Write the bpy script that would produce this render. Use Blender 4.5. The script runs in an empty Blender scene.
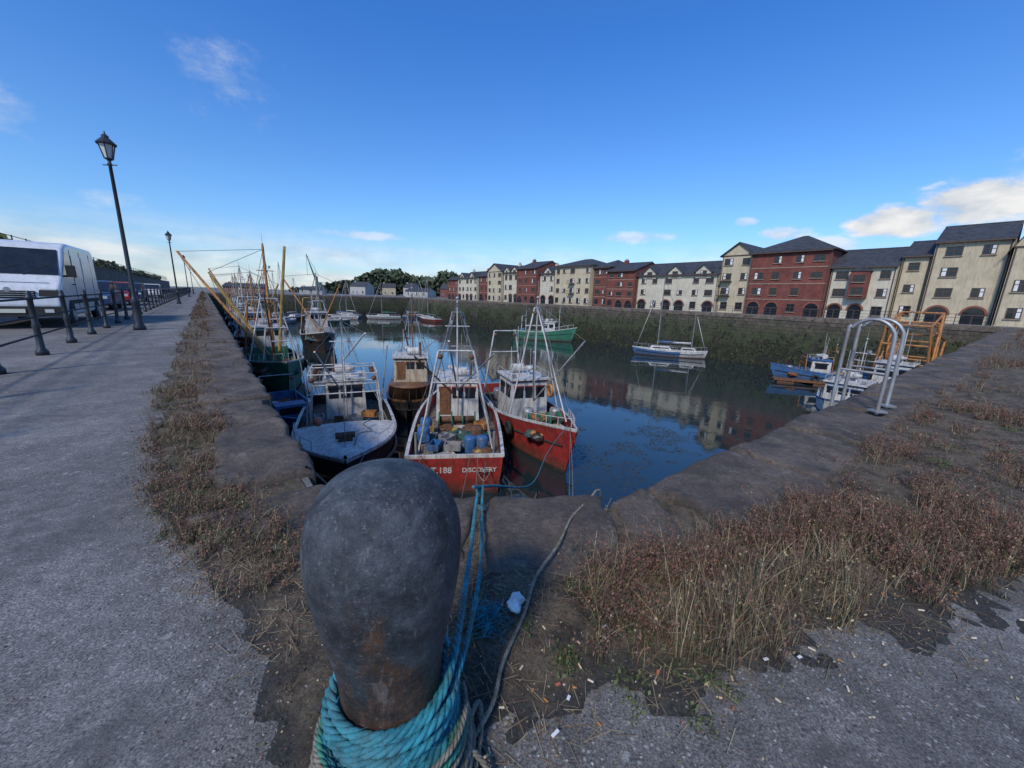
import bpy, math, random
from mathutils import Vector, Matrix, noise, geometry
random.seed(7)
sc=bpy.context.scene
rad=math.radians
AX=Vector((-.62,.785,0)).normalized(); BX=Vector((.785,.62,0)).normalized()
L0=Vector((-1.4,2.5,0)); R0=Vector((.7,2.3,0)); RD=Vector((.8,.6,0)); O0=Vector((33,46.8,0))
WZ=-6.2
def LP(s,w=0,z=0):
    p=L0+AX*s+BX*w; p.z=z; return p
def nz(x,y,z=0,s=1.0): return noise.noise(Vector((x*s,y*s,z*s)))

# ---------------------------------------------------------------- materials
def newmat(name):
    m=bpy.data.materials.new(name); m.use_nodes=True
    nt=m.node_tree; return m,nt,nt.nodes['Principled BSDF']
def ramp(nt,fac,stops,interp='LINEAR'):
    r=nt.nodes.new('ShaderNodeValToRGB'); r.color_ramp.interpolation=interp
    e=r.color_ramp.elements
    while len(e)<len(stops): e.new(.5)
    for i,(p,c) in enumerate(stops):
        e[i].position=p; e[i].color=(c[0],c[1],c[2],1) if hasattr(c,'__len__') else (c,c,c,1)
    nt.links.new(fac,r.inputs[0]); return r.outputs[0]
def mixc(nt,fac,a,b,mode='MIX'):
    m=nt.nodes.new('ShaderNodeMix'); m.data_type='RGBA'; m.blend_type=mode
    for sock,v in ((m.inputs[0],fac),(m.inputs[6],a),(m.inputs[7],b)):
        if isinstance(v,bpy.types.NodeSocket): nt.links.new(v,sock)
        elif hasattr(v,'__len__'): sock.default_value=(v[0],v[1],v[2],1)
        else: sock.default_value=v
    return m.outputs[2]
def mth(nt,op,a,b=None,c=None,clamp=False):
    m=nt.nodes.new('ShaderNodeMath'); m.operation=op; m.use_clamp=clamp
    for i,v in enumerate((a,b,c)):
        if v is None: continue
        if isinstance(v,bpy.types.NodeSocket): nt.links.new(v,m.inputs[i])
        else: m.inputs[i].default_value=v
    return m.outputs[0]
def mrange(nt,x,a,b,c,d,smooth=False):
    r=nt.nodes.new('ShaderNodeMapRange'); 
    if smooth: r.interpolation_type='SMOOTHSTEP'
    nt.links.new(x,r.inputs[0])
    for i,v in enumerate((a,b,c,d)): r.inputs[i+1].default_value=v
    return r.outputs[0]
def noi(nt,vec,scale,detail=6,rough=.6):
    n=nt.nodes.new('ShaderNodeTexNoise'); n.inputs['Scale'].default_value=scale
    n.inputs['Detail'].default_value=detail; n.inputs['Roughness'].default_value=rough
    if vec is not None: nt.links.new(vec,n.inputs['Vector'])
    return n.outputs['Fac']
def coord(nt,scale=None):
    t=nt.nodes.new('ShaderNodeTexCoord')
    if scale is None: return t.outputs['Object']
    m=nt.nodes.new('ShaderNodeMapping'); m.inputs['Scale'].default_value=scale
    nt.links.new(t.outputs['Object'],m.inputs['Vector']); return m.outputs[0]
def bump(nt,bs,h,strength=.3,dist=.02):
    b=nt.nodes.new('ShaderNodeBump'); b.inputs['Strength'].default_value=strength
    b.inputs['Distance'].default_value=dist
    nt.links.new(h,b.inputs['Height']); nt.links.new(b.outputs[0],bs.inputs['Normal'])
def mat(name,c1,c2=None,rough=.6,metal=0,scale=3,bmp=0,bscale=30,dist=.01,dirt=None,dirtamt=.6,hull=False):
    m,nt,bs=newmat(name)
    if c2 is None: c2=tuple(x*.6 for x in c1)
    co=coord(nt)
    col=ramp(nt,noi(nt,co,scale),[(.36,c2),(.60,c1)])
    if dirt:
        cs=coord(nt,(3,3,.45))
        f=ramp(nt,noi(nt,cs,2.0,8,.72),[(.46,0),(.63,dirtamt)])
        col=mixc(nt,f,col,dirt)
    if hull:
        s=nt.nodes.new('ShaderNodeSeparateXYZ'); nt.links.new(co,s.inputs[0])
        zz=mth(nt,'ADD',s.outputs[2],mth(nt,'MULTIPLY',noi(nt,coord(nt,(2,2,.7)),1.6,6,.7),-.9))
        col=mixc(nt,mrange(nt,zz,-.45,.30,.85,0),col,(.05,.04,.025))
        sc_=ramp(nt,noi(nt,coord(nt,(1,1,3)),5,8,.8),[(.58,0),(.64,.5)])
        col=mixc(nt,sc_,col,(.26,.21,.17))
        nt.links.new(ramp(nt,noi(nt,co,3,6),[(.3,rough-.05),(.7,rough+.3)]),bs.inputs['Roughness'])
    nt.links.new(col,bs.inputs['Base Color'])
    if not hull: bs.inputs['Roughness'].default_value=rough
    bs.inputs['Metallic'].default_value=metal
    if bmp: bump(nt,bs,noi(nt,co,bscale),bmp,dist)
    return m
M={}
RUST=(.15,.065,.03)
M['white']=mat('white_paint',(.60,.60,.58),(.45,.45,.43),.5,dirt=(.24,.15,.09),dirtamt=.65)
M['cream']=mat('cream_paint',(.50,.43,.30),(.38,.32,.22),.5,dirt=(.2,.11,.05),dirtamt=.6)
M['red']=mat('red_paint',(.33,.020,.015),(.20,.016,.014),.48,dirt=(.10,.035,.025),dirtamt=.7,hull=True)
M['blue']=mat('blue_paint',(.03,.15,.36),(.02,.09,.22),.45,dirt=(.1,.07,.05),dirtamt=.6,hull=True)
M['green']=mat('green_paint',(.02,.20,.11),(.015,.12,.07),.45,dirt=(.07,.06,.04),dirtamt=.6,hull=True)
M['whitehull']=mat('white_hull_paint',(.58,.59,.57),(.44,.45,.44),.45,dirt=(.26,.17,.10),dirtamt=.6,hull=True)
M['black']=mat('black_paint',(.02,.02,.022),(.012,.012,.013),.45,dirt=(.08,.05,.03))
M['antifoul']=mat('antifouling',(.07,.022,.018),(.025,.025,.016),.7)
M['deck']=mat('boat_deck',(.17,.15,.12),(.08,.065,.05),.8,scale=5,dirt=(.08,.045,.025),dirtamt=.8)
M['deckgreen']=mat('green_deck',(.06,.15,.12),(.06,.09,.07),.7,dirt=(.1,.06,.04),dirtamt=.8)
M['wood']=mat('varnished_wood',(.24,.11,.042),(.12,.055,.028),.5,scale=8,dirt=(.05,.03,.02))
M['glass']=mat('dark_glass',(.02,.025,.03),(.012,.015,.02),.06)
M['orange']=mat('orange_paint',(.52,.23,.06),(.34,.13,.04),.6,dirt=RUST,dirtamt=.75)
M['yellow']=mat('yellow_paint',(.45,.32,.08),(.32,.21,.05),.6,dirt=RUST,dirtamt=.75)
M['steel']=mat('galvanised_steel',(.42,.43,.43),(.28,.28,.28),.45,.4,dirt=RUST,dirtamt=.5)
M['rust']=mat('rusty_steel',(.17,.08,.04),(.07,.04,.03),.85,0,scale=10,bmp=.4)
M['rubber']=mat('rubber',(.02,.02,.02),(.03,.03,.03),.85)
M['net']=mat('fishing_net',(.05,.14,.12),(.03,.06,.06),.95,scale=12,bmp=1,bscale=60,dist=.05)
M['netorange']=mat('orange_net',(.32,.12,.04),(.13,.06,.03),.95,scale=12,bmp=1,bscale=60,dist=.05)
M['buoy']=mat('buoy_plastic',(.55,.15,.07),(.45,.11,.06),.4,dirt=(.1,.06,.04))
M['wire']=mat('rigging_wire',(.16,.16,.16),(.1,.09,.08),.6,.3)
M['iron']=mat('black_iron',(.018,.022,.03),(.035,.038,.045),.45,bmp=.2,bscale=60)
M['slate']=mat('slate_roof',(.055,.057,.064),(.028,.03,.035),.75,scale=2,bmp=.4,bscale=25)
M['render']=mat('cream_render',(.56,.47,.32),(.46,.385,.26),.9,scale=.7,dirt=(.30,.245,.17),dirtamt=.6)
M['render2']=mat('pale_render',(.60,.54,.41),(.50,.445,.34),.9,scale=.7,dirt=(.34,.29,.22),dirtamt=.6)
M['frame']=mat('window_frame',(.10,.06,.045),(.07,.045,.035),.6)
M['wframe']=mat('white_window_frame',(.55,.55,.52),(.45,.45,.43),.5)
M['stonetrim']=mat('stone_trim',(.34,.26,.19),(.26,.19,.14),.9)
M['bricktrim']=mat('brick_trim',(.24,.085,.055),(.18,.065,.045),.9)
M['lampglass']=mat('lamp_glass',(.6,.6,.56),(.5,.5,.47),.15)
M['carpaint']=mat('van_paint',(.66,.67,.68),(.60,.61,.62),.2,dirt=(.4,.38,.34),dirtamt=.35)
M['carblue']=mat('car_paint_blue',(.03,.06,.16),(.025,.05,.13),.2)
M['carred']=mat('car_paint_red',(.35,.03,.03),(.3,.02,.02),.2)
M['plate']=mat('number_plate',(.7,.68,.5),(.6,.6,.5),.4)
M['tissue']=mat('tissue_paper',(.75,.73,.70),(.62,.60,.58),.9)
M['cig']=mat('cigarette_paper',(.65,.58,.46),(.55,.38,.2),.9)
M['far']=mat('distant_wall',(.42,.40,.37),(.3,.29,.27),.9)

def brickmat(name,c1,c2,mortar,bw,bh,algae=False,vecmode='xz',bm=.3):
    m,nt,bs=newmat(name)
    t=nt.nodes.new('ShaderNodeTexCoord'); s=nt.nodes.new('ShaderNodeSeparateXYZ')
    nt.links.new(t.outputs['Object'],s.inputs[0])
    c=nt.nodes.new('ShaderNodeCombineXYZ')
    hx=mth(nt,'ADD',s.outputs[0],s.outputs[1]) if vecmode=='xz' else mth(nt,'SUBTRACT',mth(nt,'MULTIPLY',s.outputs[1],1.25),s.outputs[0])
    nt.links.new(hx,c.inputs[0]); nt.links.new(s.outputs[2],c.inputs[1])
    b=nt.nodes.new('ShaderNodeTexBrick'); nt.links.new(c.outputs[0],b.inputs['Vector'])
    b.inputs['Color1'].default_value=(*c1,1); b.inputs['Color2'].default_value=(*c2,1); b.inputs['Mortar'].default_value=(*mortar,1)
    b.inputs['Scale'].default_value=1; b.inputs['Brick Width'].default_value=bw; b.inputs['Row Height'].default_value=bh
    b.inputs['Mortar Size'].default_value=bh*.05; b.inputs['Mortar Smooth'].default_value=.5
    col=b.outputs['Color']
    n=noi(nt,t.outputs['Object'],.8,8,.65)
    col=mixc(nt,.6,col,ramp(nt,n,[(.36,(.35,.35,.35)),(.64,(1.1,1.1,1.1))]),'MULTIPLY')
    if algae:
        col=mixc(nt,.7,col,ramp(nt,noi(nt,t.outputs['Object'],2.5,8,.75),[(.38,(.3,.3,.3)),(.62,(1.35,1.35,1.35))]),'MULTIPLY')
        zz=mth(nt,'ADD',s.outputs[2],mth(nt,'MULTIPLY',noi(nt,t.outputs['Object'],.35,8,.7),5.0))
        g=ramp(nt,noi(nt,t.outputs['Object'],1.1,10,.72),[(.38,(.022,.024,.014)),(.48,(.05,.052,.026)),(.56,(.045,.065,.02)),(.64,(.06,.045,.03))])
        col=mixc(nt,mrange(nt,zz,.2,2.6,.92,0),col,g)
        col=mixc(nt,mrange(nt,zz,-2.7,-.9,.92,0),col,(.02,.018,.013))
    nt.links.new(col,bs.inputs['Base Color']); bs.inputs['Roughness'].default_value=.9
    h=mth(nt,'ADD',mth(nt,'MULTIPLY',b.outputs['Fac'],-1),mth(nt,'MULTIPLY',noi(nt,t.outputs['Object'],6),.7))
    bump(nt,bs,h,bm,.05)
    return m
M['brick']=brickmat('red_brick',(.23,.06,.042),(.17,.047,.036),(.22,.15,.12),.3,.1)
M['quaywall']=brickmat('quay_wall_stone',(.17,.13,.10),(.11,.09,.07),(.045,.04,.035),1.1,.42,True,vecmode='d',bm=.9)
M['bankwall']=brickmat('bank_wall_stone',(.18,.15,.13),(.11,.1,.09),(.07,.06,.05),.6,.25,vecmode='d')

# asphalt ground
m,nt,bs=newmat('asphalt'); co=coord(nt)
base=ramp(nt,noi(nt,co,.5,8,.65),[(.36,(.125,.118,.108)),(.5,(.185,.175,.16)),(.62,(.235,.223,.205))])
base=mixc(nt,.85,base,ramp(nt,noi(nt,co,115,3,.8),[(.38,(.35,.35,.36)),(.5,(.9,.9,.9)),(.62,(1.8,1.76,1.7))]),'MULTIPLY')
base=mixc(nt,.6,base,ramp(nt,noi(nt,co,16,8,.8),[(.4,(.55,.55,.56)),(.6,(1.2,1.2,1.2))]),'MULTIPLY')
base=mixc(nt,.6,base,ramp(nt,noi(nt,co,3.2,8,.75),[(.4,(.6,.6,.6)),(.58,(1.15,1.15,1.15))]),'MULTIPLY')
v2=nt.nodes.new('ShaderNodeTexVoronoi'); v2.inputs['Scale'].default_value=55; nt.links.new(co,v2.inputs['Vector'])
sepc=nt.nodes.new('ShaderNodeSeparateColor'); nt.links.new(v2.outputs['Color'],sepc.inputs[0])
pick=mth(nt,'MULTIPLY',ramp(nt,v2.outputs['Distance'],[(.22,1),(.36,0)]),ramp(nt,sepc.outputs[0],[(.72,0),(.78,.75)]))
base=mixc(nt,pick,base,(.42,.40,.37))
pick2=mth(nt,'MULTIPLY',ramp(nt,v2.outputs['Distance'],[(.22,1),(.36,0)]),ramp(nt,sepc.outputs[1],[(.78,0),(.84,.7)]))
base=mixc(nt,pick2,base,(.04,.04,.042))
v=nt.nodes.new('ShaderNodeTexVoronoi'); v.inputs['Scale'].default_value=7; nt.links.new(co,v.inputs['Vector'])
vv=mth(nt,'ADD',v.outputs['Distance'],mth(nt,'MULTIPLY',noi(nt,co,34,6,.85),.45))
spot=ramp(nt,vv,[(.30,1),(.36,0)])
gate=ramp(nt,noi(nt,co,1.3,5,.7),[(.46,0),(.56,.6)])
base=mixc(nt,mth(nt,'MULTIPLY',spot,gate),base,(.42,.42,.39))
stain=ramp(nt,noi(nt,co,.9,10,.8),[(.53,0),(.62,.6)])
base=mixc(nt,stain,base,(.075,.073,.068))
nt.links.new(base,bs.inputs['Base Color']); bs.inputs['Roughness'].default_value=.88
bump(nt,bs,mth(nt,'ADD',noi(nt,co,130,4,.8),mth(nt,'MULTIPLY',noi(nt,co,12,6,.7),.35)),.8,.007)
M['asphalt']=m
# soil
m,nt,bs=newmat('dry_soil'); co=coord(nt)
c=ramp(nt,noi(nt,co,5,10,.78),[(.36,(.035,.028,.02)),(.46,(.085,.065,.045)),(.56,(.17,.135,.095)),(.66,(.10,.08,.055))])
c=mixc(nt,.75,c,ramp(nt,noi(nt,co,85,6,.85),[(.38,(.3,.3,.3)),(.62,(1.7,1.6,1.45))]),'MULTIPLY')
moss=ramp(nt,noi(nt,co,2.6,8,.78),[(.54,0),(.62,.65)])
c=mixc(nt,moss,c,(.05,.06,.02))
at=nt.nodes.new('ShaderNodeAttribute'); at.attribute_name='rim'
rimc=ramp(nt,noi(nt,co,60,6,.85),[(.4,(.02,.019,.017)),(.6,(.085,.08,.072))])
c=mixc(nt,at.outputs['Fac'],c,rimc)
nt.links.new(c,bs.inputs['Base Color']); bs.inputs['Roughness'].default_value=.95
bump(nt,bs,noi(nt,co,45,10,.8),.9,.025); M['soil']=m
# coping stone
m,nt,bs=newmat('sandstone_coping'); co=coord(nt)
c=ramp(nt,noi(nt,co,1.8,10,.75),[(.36,(.055,.045,.036)),(.5,(.12,.092,.072)),(.62,(.19,.145,.11))])
c=mixc(nt,.7,c,ramp(nt,noi(nt,co,38,8,.85),[(.38,(.4,.4,.4)),(.62,(1.45,1.45,1.45))]),'MULTIPLY')
l=ramp(nt,noi(nt,co,8,12,.85),[(.55,0),(.61,.55)])
c=mixc(nt,l,c,(.27,.25,.20))
l=ramp(nt,noi(nt,co,1.1,12,.82),[(.52,0),(.60,.6)])
c=mixc(nt,l,c,(.045,.042,.03))
nt.links.new(c,bs.inputs['Base Color']); bs.inputs['Roughness'].default_value=.88
bump(nt,bs,mth(nt,'ADD',noi(nt,co,14,10,.8),mth(nt,'MULTIPLY',noi(nt,co,90,4),.3)),1.0,.03); M['coping']=m
# bollard
m,nt,bs=newmat('worn_painted_iron'); co=coord(nt)
f=noi(nt,co,4.2,14,.8); cs=coord(nt,(5,5,1.5)); f2=noi(nt,cs,1.7,14,.8)
c=ramp(nt,f,[(.38,(.010,.012,.015)),(.47,(.030,.035,.042)),(.55,(.062,.071,.082)),(.64,(.12,.135,.15))])
s=nt.nodes.new('ShaderNodeSeparateXYZ'); nt.links.new(co,s.inputs[0])
low=mrange(nt,s.outputs[2],.85,.30,-.10,.11)
g=ramp(nt,mth(nt,'ADD',f2,low),[(.50,0),(.57,.88)])
c=mixc(nt,g,c,ramp(nt,noi(nt,co,11,10,.85),[(.42,(.018,.013,.010)),(.52,(.06,.032,.018)),(.62,(.14,.062,.028))]))
c=mixc(nt,ramp(nt,noi(nt,co,75,6,.85),[(.58,0),(.63,.6)]),c,(.22,.23,.23))
c=mixc(nt,ramp(nt,noi(nt,coord(nt,(8,8,.8)),2.4,8,.78),[(.57,0),(.66,.35)]),c,(.28,.28,.27))
nt.links.new(c,bs.inputs['Base Color']); bs.inputs['Metallic'].default_value=.1
nt.links.new(ramp(nt,f2,[(.42,.33),(.58,.75)]),bs.inputs['Roughness'])
bump(nt,bs,mth(nt,'ADD',noi(nt,co,24,12,.82),mth(nt,'MULTIPLY',noi(nt,co,150,3),.4)),.7,.009); M['bollard']=m
# water
m,nt,bs=newmat('harbour_water')
co=coord(nt)
bs.inputs['Base Color'].default_value=(.014,.026,.028,1); bs.inputs['Roughness'].default_value=.02
bs.inputs['IOR'].default_value=1.6
big=noi(nt,co,.035,4,.5)
amp=ramp(nt,big,[(.44,.08),(.58,1)])
hh=mth(nt,'ADD',mth(nt,'MULTIPLY',noi(nt,co,3.0,4,.55),.5),noi(nt,co,.8,3,.5))
bump(nt,bs,mth(nt,'MULTIPLY',hh,amp),.30,.06); M['water']=m
m,nt,bs=newmat('dry_weeds'); at=nt.nodes.new('ShaderNodeAttribute'); at.attribute_name='tint'
nt.links.new(at.outputs['Color'],bs.inputs['Base Color']); bs.inputs['Roughness'].default_value=.8; M['weeds']=m
def ropemat(n,c): 
    return mat(n,c,tuple(x*.45 for x in c),.85,scale=22,bmp=.8,bscale=220,dist=.004,dirt=(.10,.10,.08),dirtamt=.6)
M['ropeblue']=ropemat('turquoise_rope',(.03,.26,.33)); M['ropegrey']=ropemat('weathered_rope',(.28,.25,.19)); M['ropegreen']=ropemat('green_rope',(.04,.24,.17))

# ---------------------------------------------------------------- builder
class Bld:
    def __init__(s,name,loc=(0,0,0),rz=0):
        s.name=name; s.loc=loc; s.rz=rz; s.parts={}
    def add(s,part,mt,vf,smooth=False):
        v,f=vf; p=s.parts.setdefault(part,dict(v=[],f=[],m=[],sm=[],mats=[]))
        if mt not in p['mats']: p['mats'].append(mt)
        mi=p['mats'].index(mt); o=len(p['v'])
        p['v']+= [tuple(x) for x in v]; p['f']+=[tuple(i+o for i in ff) for ff in f]
        p['m']+=[mi]*len(f); p['sm']+=[smooth]*len(f)
    def finish(s,single=False):
        e=None
        if not single:
            e=bpy.data.objects.new(s.name,None); sc.collection.objects.link(e)
            e.location=s.loc; e.rotation_euler=(0,0,s.rz)
        for k,p in s.parts.items():
            me=bpy.data.meshes.new(k); me.from_pydata(p['v'],[],p['f'])
            for mt in p['mats']: me.materials.append(M[mt])
            me.polygons.foreach_set('material_index',p['m']); me.polygons.foreach_set('use_smooth',p['sm']); me.update()
            o=bpy.data.objects.new(s.name if single else k,me); sc.collection.objects.link(o)
            if single: o.location=s.loc; o.rotation_euler=(0,0,s.rz); e=o
            else: o.parent=e
        return e
def box(c,sz,rz=0,tx=1,ty=1,shx=0):
    v=[]; 
    for z,k in ((-.5,0),(.5,1)):
        for x,y in ((-.5,-.5),(.5,-.5),(.5,.5),(-.5,.5)):
            X=x*sz[0]*(tx if k else 1)+(shx if k else 0); Y=y*sz[1]*(ty if k else 1)
            v.append((c[0]+X*math.cos(rz)-Y*math.sin(rz),c[1]+X*math.sin(rz)+Y*math.cos(rz),c[2]+z*sz[2]))
    return v,[(3,2,1,0),(4,5,6,7),(0,1,5,4),(1,2,6,5),(2,3,7,6),(3,0,4,7)]
def tube(p,q,r,r2=None,n=7):
    p=Vector(p);q=Vector(q); r2=r if r2 is None else r2
    d=(q-p).normalized(); a=d.cross(Vector((0,0,1)))
    if a.length<1e-3: a=Vector((1,0,0))
    a.normalize(); b=d.cross(a); v=[]
    for c,rr in ((p,r),(q,r2)):
        for i in range(n):
            t=2*math.pi*i/n; v.append(c+a*math.cos(t)*rr+b*math.sin(t)*rr)
    f=[(i,(i+1)%n,n+(i+1)%n,n+i) for i in range(n)]+[tuple(range(n-1,-1,-1)),tuple(range(n,2*n))]
    return v,f
def ptube(pts,r,n=8):
    pts=[Vector(p) for p in pts]; v=[];f=[]; up=None
    for i,p in enumerate(pts):
        d=(pts[min(i+1,len(pts)-1)]-pts[max(i-1,0)]).normalized()
        if up is None: up=Vector((0,0,1)) if abs(d.z)<.9 else Vector((1,0,0))
        a=d.cross(up)
        if a.length<1e-4: a=d.cross(Vector((1,.3,0)))
        a.normalize(); b=a.cross(d).normalized(); up=b
        for k in range(n):
            t=2*math.pi*k/n; v.append(p+a*math.cos(t)*r+b*math.sin(t)*r)
    for i in range(len(pts)-1):
        for k in range(n): f.append((i*n+k,i*n+(k+1)%n,(i+1)*n+(k+1)%n,(i+1)*n+k))
    return v,f
def lathe(pr,c=(0,0,0),n=24):
    v=[];f=[]
    for r,z in pr:
        for k in range(n):
            t=2*math.pi*k/n; v.append((c[0]+r*math.cos(t),c[1]+r*math.sin(t),c[2]+z))
    for i in range(len(pr)-1):
        for k in range(n): f.append((i*n+k,i*n+(k+1)%n,(i+1)*n+(k+1)%n,(i+1)*n+k))
    f.append(tuple(range(n-1,-1,-1))); f.append(tuple((len(pr)-1)*n+k for k in range(n)))
    return v,f
def ball(c,r,n=10,sz=1,jit=0):
    pr=[(max(.001,r*math.sin(math.pi*i/n)),-r*sz*math.cos(math.pi*i/n)) for i in range(n+1)]
    v,f=lathe(pr,c,n+2)
    if jit: v=[(x+random.uniform(-jit,jit),y+random.uniform(-jit,jit),z+random.uniform(-jit,jit)) for x,y,z in v]
    return v,f
def torus(c,R,r,axis='y',n=16,m_=7):
    v=[];f=[]
    for i in range(n):
        for k in range(m_):
            a=2*math.pi*i/n;b=2*math.pi*k/m_; q=R+r*math.cos(b)
            x,y,z=q*math.cos(a),r*math.sin(b),q*math.sin(a)
            if axis=='x': x,y=y,x
            if axis=='z': y,z=z,y
            v.append((c[0]+x,c[1]+y,c[2]+z))
    for i in range(n):
        for k in range(m_): f.append((i*m_+k,i*m_+(k+1)%m_,((i+1)%n)*m_+(k+1)%m_,((i+1)%n)*m_+k))
    return v,f
def prism(poly,axis,a,b):
    n=len(poly); v=[]
    for t in (a,b):
        for p in poly: v.append((p[0],t,p[1]) if axis=='y' else (t,p[0],p[1]))
    return v,[tuple(range(n)),tuple(range(2*n-1,n-1,-1))]+[(i,n+i,n+(i+1)%n,(i+1)%n) for i in range(n)]
def meshobj(name,v,f,mt,smooth=False):
    me=bpy.data.meshes.new(name); me.from_pydata([tuple(x) for x in v],[],f); me.materials.append(M[mt])
    if smooth: me.polygons.foreach_set('use_smooth',[True]*len(f))
    me.update(); o=bpy.data.objects.new(name,me); sc.collection.objects.link(o); return o

# ---------------------------------------------------------------- ground, water, walls
P=[Vector((-1.25,2.31,0)),Vector((.7,2.3,0)),Vector((43.05,34.06,0)),O0+AX*111.5,LP(125)]
BIG=2500
outer=[Vector((-BIG,-300,0)),Vector((BIG,-300,0)),Vector((BIG,BIG,0)),Vector((-BIG,BIG,0))]
tri=geometry.tessellate_polygon([outer,P]); vs=outer+P
f=[]
for t in tri:
    a,b,c=[vs[i] for i in t]
    f.append(tuple(t) if (b-a).cross(c-a).z>0 else tuple(reversed(t)))
meshobj('ground',vs,f,'asphalt')
meshobj('water',[(-140,-5,WZ),(80,-5,WZ),(80,190,WZ),(-140,190,WZ)],[(0,1,2,3)],'water')
v=[];f=[]
for i in range(len(P)):
    a,b=P[i],P[(i+1)%len(P)]; o=len(v)
    v+=[(a.x,a.y,-.004),(b.x,b.y,-.004),(b.x,b.y,-11),(a.x,a.y,-11)]; f.append((o,o+1,o+2,o+3))
meshobj('quay_wall',v,f,'quaywall')
V=[];F=[];C=[]
for _ in range(11000):
    s=random.uniform(-15,100); z=WZ+abs(random.gauss(0,1.9)); 
    if nz(s,z,3,.35)+nz(s,z,4,1.2)*.5<-.06: continue
    p=O0+AX*s-BX*.03; r=random.uniform(.06,.22); o=len(V); k=random.uniform(.5,1.2); g=random.choice([(.03,.035,.015),(.045,.058,.018),(.035,.028,.018)])
    for q in range(5):
        t=q*1.2566+random.random(); w=r*random.uniform(.6,1.2); x=p+AX*math.cos(t)*w-BX*random.uniform(0,.12); V.append((x.x,x.y,min(-.2,z+math.sin(t)*w*1.5))); C.extend([g[0]*k,g[1]*k,g[2]*k,1])
    F.append((o,o+1,o+2,o+3,o+4))
o=meshobj('wall_seaweed',V,F,'weeds'); ca=o.data.color_attributes.new('tint','FLOAT_COLOR','POINT'); ca.data.foreach_set('color',C)

# coping stones
CV=[];CF=[]
def stone(q,zt,seed,nx=14,ny=8,zb=-.42):
    o=len(CV)
    q=[Vector(p) for p in q]; lx=(q[1]-q[0]).length; ly=(q[3]-q[0]).length
    def prof(n,l):
        e=min(.045,l*.07)/l; arr=[0,e*.35,e]+[e+(1-2*e)*i/(n-1) for i in range(1,n-1)]+[1-e,1-e*.35,1]; return arr
    xs=prof(nx,lx); ys=prof(ny,ly)
    tx_,ty_=random.uniform(-.012,.012),random.uniform(-.012,.012)
    def drop(t,l):
        d=min(t,1-t)*l; r=.045
        return r-math.sqrt(max(0,r*r-(r-min(d,r))**2)) 
    for j in ys:
        for i in xs:
            p=q[0]*(1-i)*(1-j)+q[1]*i*(1-j)+q[2]*i*j+q[3]*(1-i)*j
            n1=nz(p.x,p.y,seed,1.6)*.045+nz(p.x,p.y,seed,6)*.018+nz(p.x,p.y,seed,18)*.008
            ed=nz(p.x,p.y,seed+5,4)*.05+nz(p.x,p.y,seed+5,14)*.015
            bx=min(i,1-i)*lx<.05 or min(j,1-j)*ly<.05
            CV.append((p.x+(ed if bx else 0),p.y+(ed if bx else 0),zt+n1+tx_*(i-.5)*2+ty_*(j-.5)*2-drop(i,lx)-drop(j,ly)))
    W=len(xs);H=len(ys)
    for j in range(H-1):
        for i in range(W-1): CF.append((o+j*W+i,o+j*W+i+1,o+(j+1)*W+i+1,o+(j+1)*W+i))
    rim=[o+i for i in range(W)]+[o+j*W+W-1 for j in range(1,H)]+[o+(H-1)*W+i for i in range(W-2,-1,-1)]+[o+j*W for j in range(H-2,0,-1)]
    b=len(CV)
    for r in rim: CV.append((CV[r][0],CV[r][1],zb))
    n=len(rim)
    for i in range(n): CF.append((rim[i],b+i,b+(i+1)%n,rim[(i+1)%n]))
JOINTS=[]
s=.15; k=0
while s<124:
    l=random.uniform(.9,1.6) if s<40 else 5
    w=random.uniform(.48,.68); g=random.uniform(.05,.09)
    nx=24 if s<8 else 5
    stone([LP(s,-w),LP(s+l-g,-w+random.uniform(-.06,.06)),LP(s+l-g,.04),LP(s,.04)],.055+random.uniform(-.02,.02),k,nx,6 if s>8 else 14)
    if s<30: JOINTS.append((LP(s+l-g/2,-w),LP(s+l-g/2,0)))
    s+=l;k+=1
def RP(m_,w): return R0+RD*m_+Vector((.6,-.8,0))*w
stone([(-1.95,2.0,0),(-1.0,1.68,0),(-.98,2.35,0),(-1.28,2.42,0)],.055,91,22,12)
stone([(-.94,1.72,0),(-.21,1.66,0),(-.21,2.36,0),(-.92,2.35,0)],.04,92,22,14)
stone([(-.14,1.60,0),(.61,1.64,0),(.59,2.35,0),(-.14,2.36,0)],.06,93,30,22)
stone([(.68,1.74,0),(1.1,1.95,0),(.95,2.52,0),(.67,2.34,0)],.045,94,16,16)
JOINTS+=[(Vector((-.97,1.7,0)),Vector((-.96,2.3,0))),(Vector((-.175,1.62,0)),Vector((-.18,2.3,0))),(Vector((.645,1.65,0)),Vector((.63,2.3,0)))]
m_=.38;k=200
while m_<52:
    l=random.uniform(1.2,1.8) if m_<20 else 4
    w=random.uniform(.64,.88)
    a=RP(m_,w);b=RP(m_+l-random.uniform(.05,.09),w+random.uniform(-.06,.06));c=RP(m_+l-.06,-.04);d=RP(m_,-.04)
    stone([a,b,c,d],.055+random.uniform(-.02,.02),k,26 if m_<9 else 6,16 if m_<9 else 5)
    if m_<25: JOINTS.append((RP(m_+l-.03,w),RP(m_+l-.03,0)))
    m_+=l;k+=1
for i in range(30):
    a=O0+AX*(-16+i*4.2)
    stone([a-BX*.06,a+AX*4.17-BX*.06,a+AX*4.17+BX*.6,a+BX*.6][::-1],.05,500+i,3,3)
a=P[4]; b=P[3]; d=(b-a).normalized()
for i in range(13):
    q=a+d*i*4.2; stone([q-AX*.06,q+d*4.17-AX*.06,q+d*4.17+AX*.6,q+AX*.6],.05,600+i,3,3)
meshobj('stone_coping',CV,CF,'coping',True)

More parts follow.
